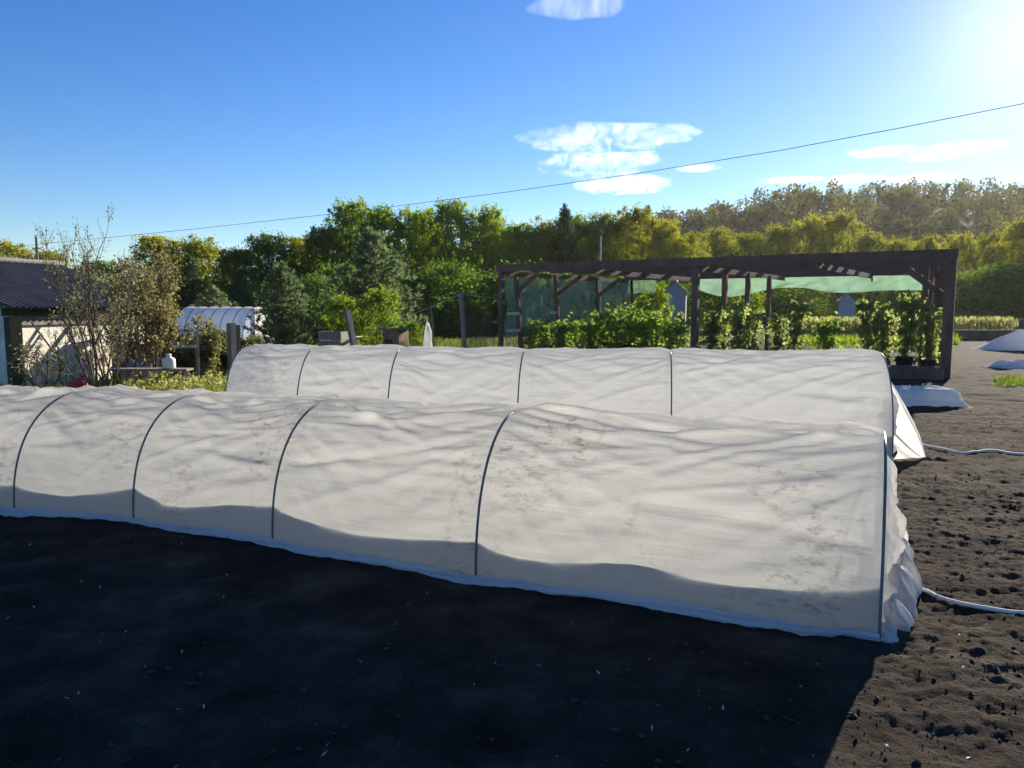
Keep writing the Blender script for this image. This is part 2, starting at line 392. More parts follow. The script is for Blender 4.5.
# ------------------------------------------------------------------ covered tunnels
NEXP = 2/2.35
def arch(th, w, h):
    c = np.cos(th); s = np.sin(th)
    lat = w/2*(1-np.sign(c)*np.abs(c)**NEXP)
    return lat, h*np.abs(s)**NEXP
def tunnel(name, hoops, perp, label, mcover, seed, cap_l, cap_r, stiff):
    """hoops: list of (x, y, height, width) of the near foot of every hoop, left to right"""
    perp = Vector((perp[0], perp[1], 0)).normalized(); axis = Vector((perp.y, -perp.x, 0))
    root = empty(name, (hoops[0][0], hoops[0][1], 0), label, 'garden tunnel', 'white fleece garden tunnels')
    O = Vector(root.location)
    H = np.array(hoops); NT = 140; th = np.linspace(0, math.pi, NT)
    rows = []; S = []; HS = []
    cum = 0
    for i in range(len(H)-1):
        L = math.hypot(*(H[i+1, :2]-H[i, :2])); m = max(14, int(L/.022))
        for k in range(m+(1 if i == len(H)-2 else 0)):
            t = k/m; rows.append((i, t)); S.append(cum+L*t)
        HS.append(cum); cum += L
    HS.append(cum); S = np.array(S)
    P = np.zeros((len(rows), NT, 3)); N = np.zeros_like(P)
    px_, py_ = perp.x, perp.y
    for r, (i, t) in enumerate(rows):
        nx, ny, h, w = H[i]*(1-t)+H[i+1]*t
        L = HS[i+1]-HS[i]
        dh = min(t, 1-t)*L
        sag = (1-math.exp(-dh/.16))*stiff*(.6+.4*math.sin(math.pi*t))
        lat, z = arch(th, w, h)
        up = np.sin(th)
        z = z*(1-.045*sag*up**2); latc = w/2
        lat = latc+(lat-latc)*(1-.045*sag*np.sin(th)**.5)
        P[r, :, 0] = nx+px_*lat; P[r, :, 1] = ny+py_*lat; P[r, :, 2] = z
        # outward normal of the ellipse
        nl = -np.cos(th); nz = np.sin(th)*1.0
        N[r, :, 0] = px_*nl; N[r, :, 1] = py_*nl; N[r, :, 2] = nz
    arc = th/math.pi*2.6
    SS, AA = np.meshgrid(S, arc, indexing='ij')
    dmin = np.min(np.abs(S[:, None]-np.array(HS)[None, :]), 1)
    env = (1-np.exp(-dmin/.12))[:, None]
    nearest = np.argmin(np.abs(S[:, None]-np.array(HS)[None, :]), 1)
    sgn = np.where((S-np.array(HS)[nearest]) > 0, 1., -1.)[:, None]
    # folds drawn tight from the hoop tops, fanning out and running along the tunnel
    fan = (AA-1.3)*(1/(1+1.2*dmin[:, None]))
    w1 = 1-np.abs(pn(SS*.35+sgn*3, fan*7.0+SS*.25, seed)); w1 = np.maximum(w1-.55, 0)**1.3
    w2 = 1-np.abs(pn(SS*.7+7, AA*4.5-SS*1.3*np.sign(1.3-AA), seed+3)); w2 = np.maximum(w2-.72, 0)
    w3 = pn(SS*1.1, AA*2.2+SS*.6, seed+9)
    w4 = pn(SS*1.5, AA*15+SS*1.6*np.sign(1.3-AA), seed+13)+.5*pn(SS*3, AA*24-SS*2, seed+14)
    # single taut creases pulled from the hoops
    cr = np.zeros_like(SS); rg = np.random.default_rng(seed+5)
    for i in range(len(HS)-1):
        L = HS[i+1]-HS[i]
        for q_ in range(26):
            e = rg.integers(2); s0 = HS[i] if e == 0 else HS[i+1]; sg_ = 1 if e == 0 else -1
            a0 = 1.3+rg.normal()*.10 if rg.random() < .6 else rg.uniform(.35, 1.3)
            ln = L*rg.uniform(.35, 1.05); sl = rg.normal()*.19-(.10 if a0 > 1.1 else -.05); bend = rg.normal()*.12
            u = (SS-s0)*sg_/ln; d_ = AA-(a0+sl*u*ln*.9+bend*u*u); wd = rg.uniform(.018, .036)*(.7+.8*np.clip(u, 0, 1))
            am = rg.uniform(.008, .019)*(-1 if rg.random() < .25 else 1)
            cr += np.where((u > 0) & (u < 1), am*np.exp(-(d_/wd)**2)*np.clip(u*9, 0, 1)*np.clip((1-u)*2.2, 0, 1), 0)
    low = np.exp(-AA/.18)+np.exp(-(2.6-AA)/.18)
    top = np.exp(-((AA-1.3)/.55)**2)
    disp = stiff**.5*cr+env*(.050*w1*(.5+.8*top)+.045*w2+.006*w3+.0045*w4+.016*(.35+top)*np.maximum(0, 1-np.abs(pn(SS*.5+sgn*5, fan*19, seed+17))*2.2)*np.exp(-dmin/.5)[:, None])+low*.018*pn(SS*2.5, AA*2, seed+20)
    P += N*disp[:, :, None]
    P[:, :, 2] = np.maximum(P[:, :, 2], .0)
    P -= np.array(O)[None, None, :]
    mb = MB(); mb.grid(P); cover = mb.build('cover', mcover, root, True)
    # hoops
    for i in range(len(H)):
        nx, ny, h, w = H[i]; lat, z = arch(np.linspace(0, math.pi, 50), w, h)
        pts = [Vector((nx, ny, 0))+perp*float(l)+Vector((0, 0, float(zz)))-O for l, zz in zip(lat, z)]
        # hoop stands a few millimetres proud of the cloth
        cen = Vector((nx, ny, 0))+perp*(w/2)+Vector((0, 0, h*.35))-O
        pts = [p+(p-cen).normalized()*(.003-.018*float(sst(k/49, .40, .50))) for k, p in enumerate(pts)]
        pts[0].z = -.1; pts[-1].z = -.1
        MB().tube(pts, .0075, 8).build('hoop', M['hoop'], root, True)
    # grey cloth strip added behind the lower front to stand in for shade
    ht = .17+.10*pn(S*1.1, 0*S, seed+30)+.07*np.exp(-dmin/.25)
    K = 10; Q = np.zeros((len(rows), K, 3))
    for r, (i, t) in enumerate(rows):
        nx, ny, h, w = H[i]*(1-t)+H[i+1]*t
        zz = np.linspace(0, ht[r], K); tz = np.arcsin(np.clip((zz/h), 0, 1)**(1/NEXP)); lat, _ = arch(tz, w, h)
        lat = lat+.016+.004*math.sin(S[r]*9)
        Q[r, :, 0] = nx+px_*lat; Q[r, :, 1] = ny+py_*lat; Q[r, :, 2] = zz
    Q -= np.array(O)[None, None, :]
    MB().grid(Q).build('shadow_strip', M['shadow_band'], root, True)
    # hem lying on the soil, front and back
    for side in (0, 1):
        K = 9; Q = np.zeros((len(rows), K, 3))
        for r, (i, t) in enumerate(rows):
            nx, ny, h, w = H[i]*(1-t)+H[i+1]*t
            u = np.linspace(0, 1, K); out = .024+(.040+.030*float(pn(S[r]*1.6, 3., seed+50+side)))*u**1.2
            z = (.034+.024*float(pn(S[r]*1.1, 9., seed+60)))*(1-u)**1.3+.012+.012*np.sin(u*9+S[r]*5)*u
            l = -out if side == 0 else w+out
            Q[r, :, 0] = nx+px_*l; Q[r, :, 1] = ny+py_*l
            Q[r, :, 2] = z+.008*pn(S[r]*7+u*2, u*3, seed+70)
        g_ = near_h(Q[:, -1, 0], Q[:, -1, 1]); Q[:, :, 2] += np.maximum(g_, -.005)[:, None]
        Q -= np.array(O)[None, None, :]
        MB().grid(Q).build('hem', M['hem'], root, True)
    # gathered end cloths
    def cap(i, sign, bulge, lean, rim_shrink, seed2, holes=None):
        nx, ny, h, w = H[i]; nr, ntt = 34, 90
        tt = np.linspace(0, math.pi, ntt); lat, z = arch(tt, w, h); rr = np.linspace(0, 1, nr)
        base = np.array([nx, ny, 0.]); pv = np.array(perp); av = np.array(axis)*sign
        P = np.zeros((nr, ntt, 3))
        for k, r in enumerate(rr):
            l = lat*(1-r)+(w/2+lean)*r; zz = z*(1-r)
            b = bulge*np.sin(min(r*1.25, 1)*math.pi/2)*(.30+.70*(1-zz/h))*(.55+.45*np.cos((tt-math.pi*.62)))
            fold = .040*np.sin(tt*17+3*np.sin(tt*3)+seed2)*r**.7*(1-r*.3)+.05*fbm(tt*3.2, r*4+0*tt, seed2, 3)*min(1, r*4)
            o = b+fold*min(1, r*6)
            P[k] = base+pv*l[:, None]+av*np.maximum(o, -.02)[:, None]+np.array([0, 0, 1.])*(zz+.03*fbm(tt*4, r*5+0*tt, seed2+3, 2)*min(1, r*5)*(zz > .02))[:, None]
        P[:, :, 2] = np.maximum(P[:, :, 2], .01)
        P -= np.array(O)
        mb = MB(); mb.grid(P)
        return mb.build('end_cloth', mcover, root, True)
    cap(0, -1, cap_l[0], cap_l[1], 0, seed+100); cap(len(H)-1, 1, cap_r[0], cap_r[1], 0, seed+131)
    return root, perp, axis, H

p1 = Vector((.41, .91, 0)).normalized()
near1 = [(-6.3, 6.95), (-5.0, 6.35)] + [tuple(gr(px, py)[:2]) for px, py in ((15, 514), (134, 521), (273, 545), (476, 580))] + [tuple(gr(879, 643)[:2])]
hs1 = [.78, .80, .87, .86, .88, .91, .885]
t1, perp1, axis1, H1 = tunnel('garden_tunnel', [(x, y, h, 1.36) for (x, y), h in zip(near1, hs1)], p1,
    'long low white fleece tunnel on grey hoops, nearest to the camera', M['cover'], 3, (.25, 0), (.13, .12), 1.0)

ra, rb_ = Vector((-3.0, 9.38)), Vector((3.92, 8.28))
ax2 = (rb_-ra).normalized(); p2 = Vector((-ax2.y, ax2.x))
def on2(px):
    k = (px-CX)/F*1.0
    t = (k*ra.y-ra.x)/((rb_.x-ra.x)-k*(rb_.y-ra.y)); return ra+(rb_-ra)*t
hp2 = [on2(px) for px in (250, 318, 404, 526, 670)]+[rb_]
near2 = [(p.x-p2.x*.68, p.y-p2.y*.68, h, 1.36) for p, h in zip(hp2, (1.05, 1.05, 1.05, 1.04, 1.05, 1.06))]
t2, perp2, axis2, H2 = tunnel('garden_tunnel', near2, p2,
    'white fleece tunnel behind the nearest one, tied off to a cord at its right end', M['cover2'], 37, (.36, -.1), (.26, -.1), .45)

# crumpled cloth gathered at the foot of the front tunnel's right end
def crumple(name, c, size, seed, mat, parent=None, off=Vector((0, 0, 0)), amp=.24, n=64):
    th = np.linspace(0, 2*math.pi, n); ph = np.linspace(0, math.pi/2, n//2)
    T_, P_ = np.meshgrid(th, ph, indexing='ij')
    sx = np.cos(T_)*np.cos(P_); sy = np.sin(T_)*np.cos(P_); sz = np.sin(P_)
    k = 1+amp*(fbm(np.cos(T_)*1.7+sz*2, np.sin(T_)*1.7+sz*1.3, seed, 2))+.25*amp*np.abs(pn(np.cos(T_)*4+sz*5, np.sin(T_)*4, seed+5))
    A = np.stack([c[0]+size[0]*sx*k, c[1]+size[1]*sy*k, c[2]+size[2]*sz*k], -1)-np.array(off)
    mb = MB(); mb.grid(A); return mb.build(name, mat, parent, True)
O1 = Vector(t1.location); e1 = Vector((*near1[-1], 0))
for j, (a_, l_, s_, sd) in enumerate(((.03, .05, (.05, .07, .07), 5), (.06, .26, (.07, .13, .13), 9), (.10, .50, (.07, .13, .20), 14), (.10, .82, (.09, .17, .26), 17))):
    c = e1+axis1*a_+perp1*l_
    crumple('gathered_cloth', (c.x, c.y, 0), s_, sd, M['hem'], t1, O1)
# cloth of the rear tunnel pulled out to a corner on the soil
O2 = Vector(t2.location); e2 = Vector((near2[-1][0], near2[-1][1], 0))
tip = gr(926, 459)
nn = 26; A = np.zeros((nn, nn, 3)); topP = e2+perp2*.45+Vector((0, 0, .80))+axis2*.02
for i in range(nn):
    for j in range(nn):
        u, v = i/(nn-1), j/(nn-1)
        lo = e2.lerp(tip, u); hi = topP.lerp(tip, u)
        p = lo.lerp(hi, v); o = .05*math.sin(v*9+u*2)*(1-u)+.025*math.sin(v*21+u*5)*(1-u)
        p += axis2*(o+.10*math.sin(u*3.14)*v); p.z = max(.012, p.z-.06*math.sin(u*3.14)*v); A[i, j] = p-O2
MB().grid(A).build('pulled_corner', M['cover2'], t2, True)
def cord(pix, label, r):
    pts = []
    for (px, py, z) in pix:
        p = gr(px, py, z); p.z += max(0, gh(p.x, p.y)) if z < .05 else 0; pts.append(p)
    out = []
    for i in range(len(pts)-1):
        p0 = pts[max(0, i-1)]; p1_ = pts[i]; p2_ = pts[i+1]; p3 = pts[min(len(pts)-1, i+2)]
        for k in range(6):
            t = k/6
            out.append(.5*((2*p1_)+(p2_-p0)*t+(2*p0-5*p1_+4*p2_-p3)*t*t+(3*p1_-p0-3*p2_+p3)*t**3))
    out.append(pts[-1])
    for p in out: p.z = max(p.z, gh(p.x, p.y)+r*.8)
    o = MB().tube(out, r, 7).build('cord', M['cord'], None, True)
    tag(o, label, 'cord')
cord([(906, 572, .10), (918, 588, .02), (945, 600, .01), (975, 609, .01), (1005, 613, .01), (1050, 618, .01), (1110, 622, .01)], 'white cord running right over the soil from the nearest tunnel', .012)
cord([(908, 441, .12), (920, 447, .03), (945, 452, .01), (965, 454, .01), (990, 453, .01), (1015, 455, .01), (1060, 458, .01)], 'white cord running right over the soil from the rear tunnel', .013)

# ------------------------------------------------------------------ other covers on the right
def low_cover(name, p0, p1_, w, h, label, cat, seed, mat, ridge=False):
    p0 = Vector((p0.x, p0.y, 0)); p1_ = Vector((p1_.x, p1_.y, 0)); d = (p1_-p0); L = d.length; d.normalize(); q = Vector((-d.y, d.x, 0))
    nu, nv = 60, 30; A = np.zeros((nu, nv, 3))
    for i in range(nu):
        for j in range(nv):
            u, v = i/(nu-1), j/(nv-1)*2-1
            e = min(1, min(u, 1-u)*L/(h*(1.8 if ridge else .9)))
            hh = h*(e if ridge else math.sqrt(max(0, 1-(1-e)**2)))
            z = hh*((1-abs(v)**1.3) if ridge else max(0, 1-abs(v)**3))
            z += .04*float(pn(u*L*2.2, v*2, seed))*e*(1-abs(v))
            p = p0+d*(u*L+.04*math.sin(v*7+seed))+q*(v*w/2*(1+.08*math.sin(u*L*3)))
            A[i, j] = (p.x, p.y, max(.015, z)+gh(p.x, p.y))
    o = MB().grid(A).build(name, mat, None, True); return tag(o, label, cat)
low_cover('covered_bed', gr(800, 405), gr(957, 405), .75, .27, 'low white cover over a bed, just right of the rear tunnel', 'garden cover', 3, M['sheet'])
low_cover('covered_bed', Vector((18.2, 29.3, 0)) if False else at(972, 349, 27), at(1100, 349, 25.5), 1.4, .72, 'white tent shaped cover on a bed by the right edge', 'garden cover', 8, M['sheet'], True)
s1 = gr(1012, 368); low_cover('white_sheet', gr(991, 369), gr(1045, 367), .6, .20, 'crumpled white sheet lying on the soil near the right edge', 'sheet', 15, M['sheet'], True)

# ------------------------------------------------------------------ timber frame
A0 = Vector((-.32, 22.2, 0)); B0 = Vector((9.12, 16.15, 0)); HT = 2.70
dL = (B0-A0).normalized(); back_l = Vector((.53, .85, 0)); back_m = Vector((.54, .84, 0)); back_r = Vector((.44, .90, 0))
fr = empty('timber_frame', A0, 'long open frame of dark brown posts and beams behind the tunnels', 'timber frame')
def fpart(name, mb, mat): return mb.build(name, mat, fr)
def V_(p, z): return Vector((p.x, p.y, z))-A0
mb = MB().beam(V_(A0-dL*.15, HT-.095), V_(B0+dL*.12, HT-.095), .07, .20); fpart('front_beam', mb, M['timber'])
mid = A0.lerp(B0, .513)
for p, w in ((A0, .11), (mid, .15), (B0, .20)):
    fpart('post', MB().beam(V_(p, gh(p.x, p.y)-.2), V_(p, HT-.195), w, w), M['timber'])
# right front: doubled post and braces
fpart('post', MB().beam(V_(B0-dL*.42+back_r*.9, -.1), V_(B0-dL*.42+back_r*.9, HT-.2), .16, .12), M['timber'])
fpart('brace', MB().beam(V_(B0-dL*1.05+back_r*.1, HT-.20), V_(B0-dL*.12+back_r*.1, HT-.95), .06, .14), M['timber'])
Dp = (3., 6., 9.)
lp = [A0+back_l*d for d in (2.9, 5.9, 9.)]; mp = [mid+back_m*d for d in (2.3, 4.5, 6.9)]; rp = [B0+back_r*d for d in (2.6, 5.2, 8.6)]
for p in mp+rp: fpart('post', MB().beam(V_(p, gh(p.x, p.y)-.2), V_(p, HT-.2), .13, .13), M['timber'])
# ladder-like trestles at the left end
for k, p in enumerate([A0+dL*.12]+lp):
    sp_ = Vector((.99, -.1, 0))
    if k == 0: a_, b_ = V_(p+sp_*.52, -.1), V_(p+sp_*.33, HT-.35)
    else: a_, b_ = V_(p-sp_*.38, -.1), V_(p-sp_*.02, HT-.2)
    fpart('trestle_leg', MB().beam(a_, b_, .09, .12), M['timber'])
    if k: fpart('trestle_leg', MB().beam(V_(p+sp_*.32, -.1), V_(p+sp_*.16, HT-.2), .09, .12), M['timber'])
    c0 = p+sp_*(.26 if k == 0 else .03)
    for z, w in ((1.30, .36), (.82, .42)):
        if k in (3,) and z < 1: continue
        fpart('rung', MB().beam(V_(c0-sp_*w*.5-Vector((0, .07, 0)), z), V_(c0+sp_*w*.5-Vector((0, .07, 0)), z+.01), .03, .085), M['palewood'])
    if k < 3: fpart('brace', MB().beam(V_(p+sp_*(.30 if k == 0 else .2), HT-.85), V_(p+sp_*1.0, HT-.22), .06, .13), M['timber'])
for st, bd, L in ((A0, back_l, 9.3), (mid, back_m, 8.9), (B0, back_r, 9.0), (A0.lerp(B0, .25), back_l, 9), (A0.lerp(B0, .76), back_m, 9)):
    fpart('cross_beam', MB().beam(V_(st+bd*.05, HT-.245), V_(st+bd*L, HT-.245), .06, .14), M['timber'])
fpart('rear_beam', MB().beam(V_(lp[2]-dL*.1, HT-.10), V_(rp[2]+dL*.1, HT-.10), .08, .22), M['timber'])
for f in (.09, .2, .33, .5, .72):
    pa, pb = A0.lerp(lp[2], f), B0.lerp(rp[2], f)
    fpart('joist', MB().beam(V_(pa-dL*.05, HT-.055+.03*f), V_(pb+dL*.05, HT-.055+.03*f), .06, .20), M['timber'])

# shade nets
def net(name, P0, P1, z1, depth, label, mat, seed, und=.1):
    nu, nv = 90, 24; A = np.zeros((nu, nv, 3)); d = (P1-P0); L = d.length; d.normalize(); q = Vector((-d.y, d.x, 0))
    for i in range(nu):
        u = i/(nu-1); D = depth(u)
        for j in range(nv):
            v = j/(nv-1); o = und*(v**.7)*(float(pn(u*L*.9, v*1.5, seed))+.6*float(pn(u*L*2.2+v*2, v*1.1, seed+4)))
            p = P0.lerp(P1, u)+q*o; A[i, j] = (p.x, p.y, z1-D*v)
    o = MB().grid(A).build(name, mat, None, True); return tag(o, label, 'shade net')
dn = Vector((.12, -.1, 0))
net('shade_net', lp[2]+dL*2.6+dn, rp[2]-dL*.35+dn, HT-.215, lambda u: .32+.26*abs(math.sin(u*5.3+.35))**1.5+.10*math.sin(u*13), 'pale green shade net hanging as a scalloped strip from the rear beam', M['net_pale'], 5, .12)
net('shade_net', A0+Vector((.14, .1, 0)), A0+back_l*9.2+Vector((.12, 0, 0)), HT-.33, lambda u: 1.8-.25*math.sin(u*4), 'thin dark green shade net hanging over the left end of the timber frame', M['net_dark'], 15, .16)
net('shade_net', lp[2]+dL*.05-dn, lp[2]+dL*1.3-dn, HT-.215, lambda u: .50+.03*math.sin(u*9), 'short flap of grey green shade net at the top left of the rear beam', M['net_flap'], 25, .05)

# ------------------------------------------------------------------ plants
def plant_proto(seed, H, W, nst, nleaf, mat, lsize=.10, droop=.5, pot=True):
    rng = np.random.default_rng(seed)
    root = empty('potted_plant')
    C = []; D = []; st = MB()
    for s in range(nst):
        a = rng.uniform(0, 6.28); r0 = .06*rng.random(); tilt = rng.uniform(.02, .5)*W/ H
        h = H*rng.uniform(.7, 1.0); pts = []
        for k in range(6):
            f = k/5; z = .28+f*(h-.28); rr = r0+tilt*f**1.2*h*.8
            pts.append(Vector((rr*math.cos(a+.4*f), rr*math.sin(a+.4*f), z)))
        st.tube(pts, [.012, .011, .010, .008, .006, .003], 5)
        nn_ = int(nleaf/nst)
        for _ in range(nn_):
            f = rng.random()**.75; x = f*5; i = min(4, int(x)); p = pts[i].lerp(pts[i+1], x-i)
            aa = rng.uniform(0, 6.28); ln = rng.uniform(.05, .38)*W*(1.15-f*.75)
            for m in range(3):
                g_ = ln*(m+1)/3
                C.append((p.x+math.cos(aa)*g_+rng.normal()*.03, p.y+math.sin(aa)*g_+rng.normal()*.025, p.z+.10*g_-droop*g_*g_*1.6+rng.normal()*.03))
                D.append((math.cos(aa), math.sin(aa), .1-droop*(m+1)*.5))
    C = np.array(C); D = np.array(D)
    V = leaf_verts(C, lsize*rng.uniform(.6, 1.3, len(C)), rng, .6, 0, D)
    np_mesh('foliage', V, 4, mat, root); st.build('stem', M['stem'], root, True)
    if pot:
        n = 16; mb = MB(); prof = [(.13, 0), (.17, .30), (.185, .30), (.185, .33), (.165, .33), (.16, .28), (.0, .28)]
        vs = [(r*math.cos(2*math.pi*k/n), r*math.sin(2*math.pi*k/n), z) for r, z in prof for k in range(n)]
        fs = [(i*n+k, i*n+(k+1) % n, (i+1)*n+(k+1) % n, (i+1)*n+k) for i in range(len(prof)-1) for k in range(n)]
        mb.add(vs, fs); mb.build('pot', M['black'], root, True)
    return root
protos = [plant_proto(11, 1.45, 1.1, 6, 224, M['tom'], .09, .5), plant_proto(12, 1.30, 1.2, 7, 244, M['tom'], .095, .6),
          plant_proto(13, 1.65, .95, 5, 204, M['tom2'], .11, .8), plant_proto(14, 1.50, 1.0, 6, 224, M['tom2'], .11, .7)]
used = [False]*4
rnd = random.Random(5)
def front_pt(px, off):      # a point on the ground behind the front beam, seen at px
    k = (px-CX)/F
    a_ = A0+Vector((off*.5, off*.85, 0)); d = dL
    t = (k*a_.y-a_.x)/(d.x-k*d.y); return a_+d*t
def pplant(px, off, kind, h, label, group=None):
    p = front_pt(px, off)
    if not used[kind]: o = protos[kind]; used[kind] = True
    else: o = copy_tree(protos[kind])
    for k in ('group',):
        if k in o: del o[k]
    base = (1.45, 1.30, 1.65, 1.50)[kind]; s = h*1.12/base
    o.location = (p.x, p.y, gh(p.x, p.y)); o.scale = (s*rnd.uniform(.95, 1.15)*(.82 if kind > 1 else 1),)*2+(s,); o.rotation_euler = (0, 0, rnd.uniform(0, 6.28))
    tag(o, label, 'plant', group)
GP = 'leafy plants in black pots under the timber frame'
dense = 'leafy green potted plant in the dense row left of the middle post'
for px, off, kd, h in ((531, .5, 0, 1.05), (546, 1.3, 1, 1.15), (563, .4, 1, 1.2), (577, 1.5, 0, 1.25), (592, .5, 0, 1.25), (606, 1.6, 1, 1.5), (617, .5, 0, 1.45), (631, 1.3, 1, 1.6), (644, .4, 0, 1.55), (657, 1.2, 1, 1.45), (668, .3, 0, 1.3), (682, 1.1, 2, 1.4)):
    pplant(px, off, kd, h, dense, GP)
gap = 'leafy grey green potted plant between the middle post and the trio of rear posts'
for px, off, kd, h in ((710, .5, 3, 1.5), (722, 1.4, 2, 1.45), (737, .5, 3, 1.5), (752, 1.6, 2, 1.6)): pplant(px, off, kd, h, gap, GP)
pplant(793, .4, 3, 1.50, 'single potted plant with drooping leaves, first one right of the rear posts', GP)
pplant(779, 1.9, 2, 1.5, 'short potted plant half hidden close beside the rearmost inner post', GP)
pplant(829, .5, 1, 1.30, 'small bright green potted plant standing alone in the middle of the right bay', GP)
pplant(869, .5, 2, 1.75, 'tall pale topped potted plant in the right bay, first of the end clump', GP)
pplant(884, 1.0, 3, 1.50, 'potted plant in the right end clump, behind its tall pale neighbours', GP)
pplant(905, .35, 3, 1.70, 'bushy potted plant in the right bay, in the middle of the end clump', GP)
pplant(929, .25, 2, 1.70, 'pale topped potted plant close beside the right corner post', GP)

# black plant trough at the right end and pale wedge tray
def trough(px0, px1, off, h, w, label):
    p0, p1_ = front_pt(px0, off), front_pt(px1, off); c = (p0+p1_)/2
    rt = empty('plant_trough', (c.x, c.y, 0), label, 'planter')
    d = (p1_-p0)/2; q = Vector((-d.y, d.x, 0)).normalized()*w/2
    mb = MB()
    for s in (-1, 1): mb.box(q*s+Vector((0, 0, h/2)), d, q.normalized()*.015, (0, 0, h/2))
    for s in (-1, 1): mb.box(d*s*1.0+d.normalized()*s*.017+Vector((0, 0, h/2)), d.normalized()*.015, q*1.02, (0, 0, h/2))
    mb.build('side_panel', M['timber'], rt)
    MB().box((0, 0, h*.4), d*.99, q*.98-q.normalized()*.02, (0, 0, h*.4)).build('soil', M['tray'], rt)
trough(882, 944, -.3, .26, .45, 'low dark plant trough at the foot of the right corner post')
trough(690, 860, .1, .30, .6, 'long low dark plant trough under the middle of the timber frame')
trough(505, 670, .1, .28, .6, 'long low dark plant trough under the left half of the timber frame')

# ------------------------------------------------------------------ outhouses, pole, cable
def outhouse(px, Yd, w, d, h, rh, rz, label):
    x = xat(px, Yd); rt = empty('outhouse', (x, Yd, 0), label, 'outhouse', None, rz)
    mb = MB(); mb.box((0, 0, h/2), (w/2, 0, 0), (0, d/2, 0), (0, 0, h/2))
    vs = [(-w/2, -d/2, h), (w/2, -d/2, h), (0, -d/2, h+rh), (-w/2, d/2, h), (w/2, d/2, h), (0, d/2, h+rh)]
    mb.add(vs, [(0, 1, 2), (4, 3, 5)]); mb.build('wall', M['hutwood'], rt)
    mb = MB(); n = 5
    for k in range(n): mb.box((-w*.3+w*.6*(k+.5)/n, -d/2-.015, h*.48), (w*.6/n/2-.006, 0, 0), (0, .012, 0), (0, 0, h*.46))
    dr = mb.build('door', M['hutwood'], rt); MB().box((w*.22, -d/2-.04, h*.5), (.015, 0, 0), (0, .012, 0), (0, 0, .07)).build('handle', M['wire'], dr)
    for s in (-1, 1):
        a_ = Vector((s*(w/2+.11), 0, h-.11*rh/(w/2)+.01)); b_ = Vector((0, 0, h+rh+.012)); dd = (b_-a_)/2; nrm = Vector((dd.z*s*1, 0, abs(dd.x))).normalized()
        MB().box((a_+b_)/2+nrm*.02, dd, (0, d/2+.16, 0), nrm*.016).build('roof_panel', M['greywood'], rt)
    MB().box((0, 0, h+rh+.045), (.09, 0, 0), (0, d/2+.17, 0), (0, 0, .018)).build('ridge_cap', M['whitepaint'], rt)
outhouse(675, 33, .92, 1.0, 2.1, .42, R(-14), 'narrow grey painted outhouse with a gabled roof behind the middle of the timber frame')
outhouse(846, 62, 1.15, 1.2, 1.9, .5, R(-15), 'small distant pale outhouse seen under the shade net strip')

pp = at(600, 300, 40); o = MB().tube([(pp.x, pp.y, -.2), (pp.x, pp.y, at(600, 236, 40).z)], .04, 8).build('metal_pole', M['iron']); tag(o, 'thin pale metal pole rising above the beam of the timber frame', 'pole')
# overhead cable
cb = [at(px, py, Yd) for px, py, Yd in ((-160, 262, 75), (0, 248, 62), (190, 229.5, 51), (345, 212.5, 44), (500, 193, 38), (640, 173, 33.5), (780, 150.5, 30), (900, 128, 27), (1024, 103.5, 25), (1200, 64, 22))]
o = MB().tube(cb, [.013]*10, 6).build('overhead_cable', M['wire'], None, True); tag(o, 'thin dark overhead cable crossing the sky from lower left to upper right', 'cable')
up = at(40, 300, 60); up.z = 0
rt = empty('utility_pole', up, 'distant wooden utility pole beyond the shed roof', 'pole')
MB().tube([(0, 0, -.3), (0, 0, at(40, 237, 60).z)], [.12, .09], 8).build('pole', M['greywood'], rt)
MB().beam((-.35, 0, 5.9), (.35, 0, 5.9), .08, .08).build('crossarm', M['greywood'], rt)

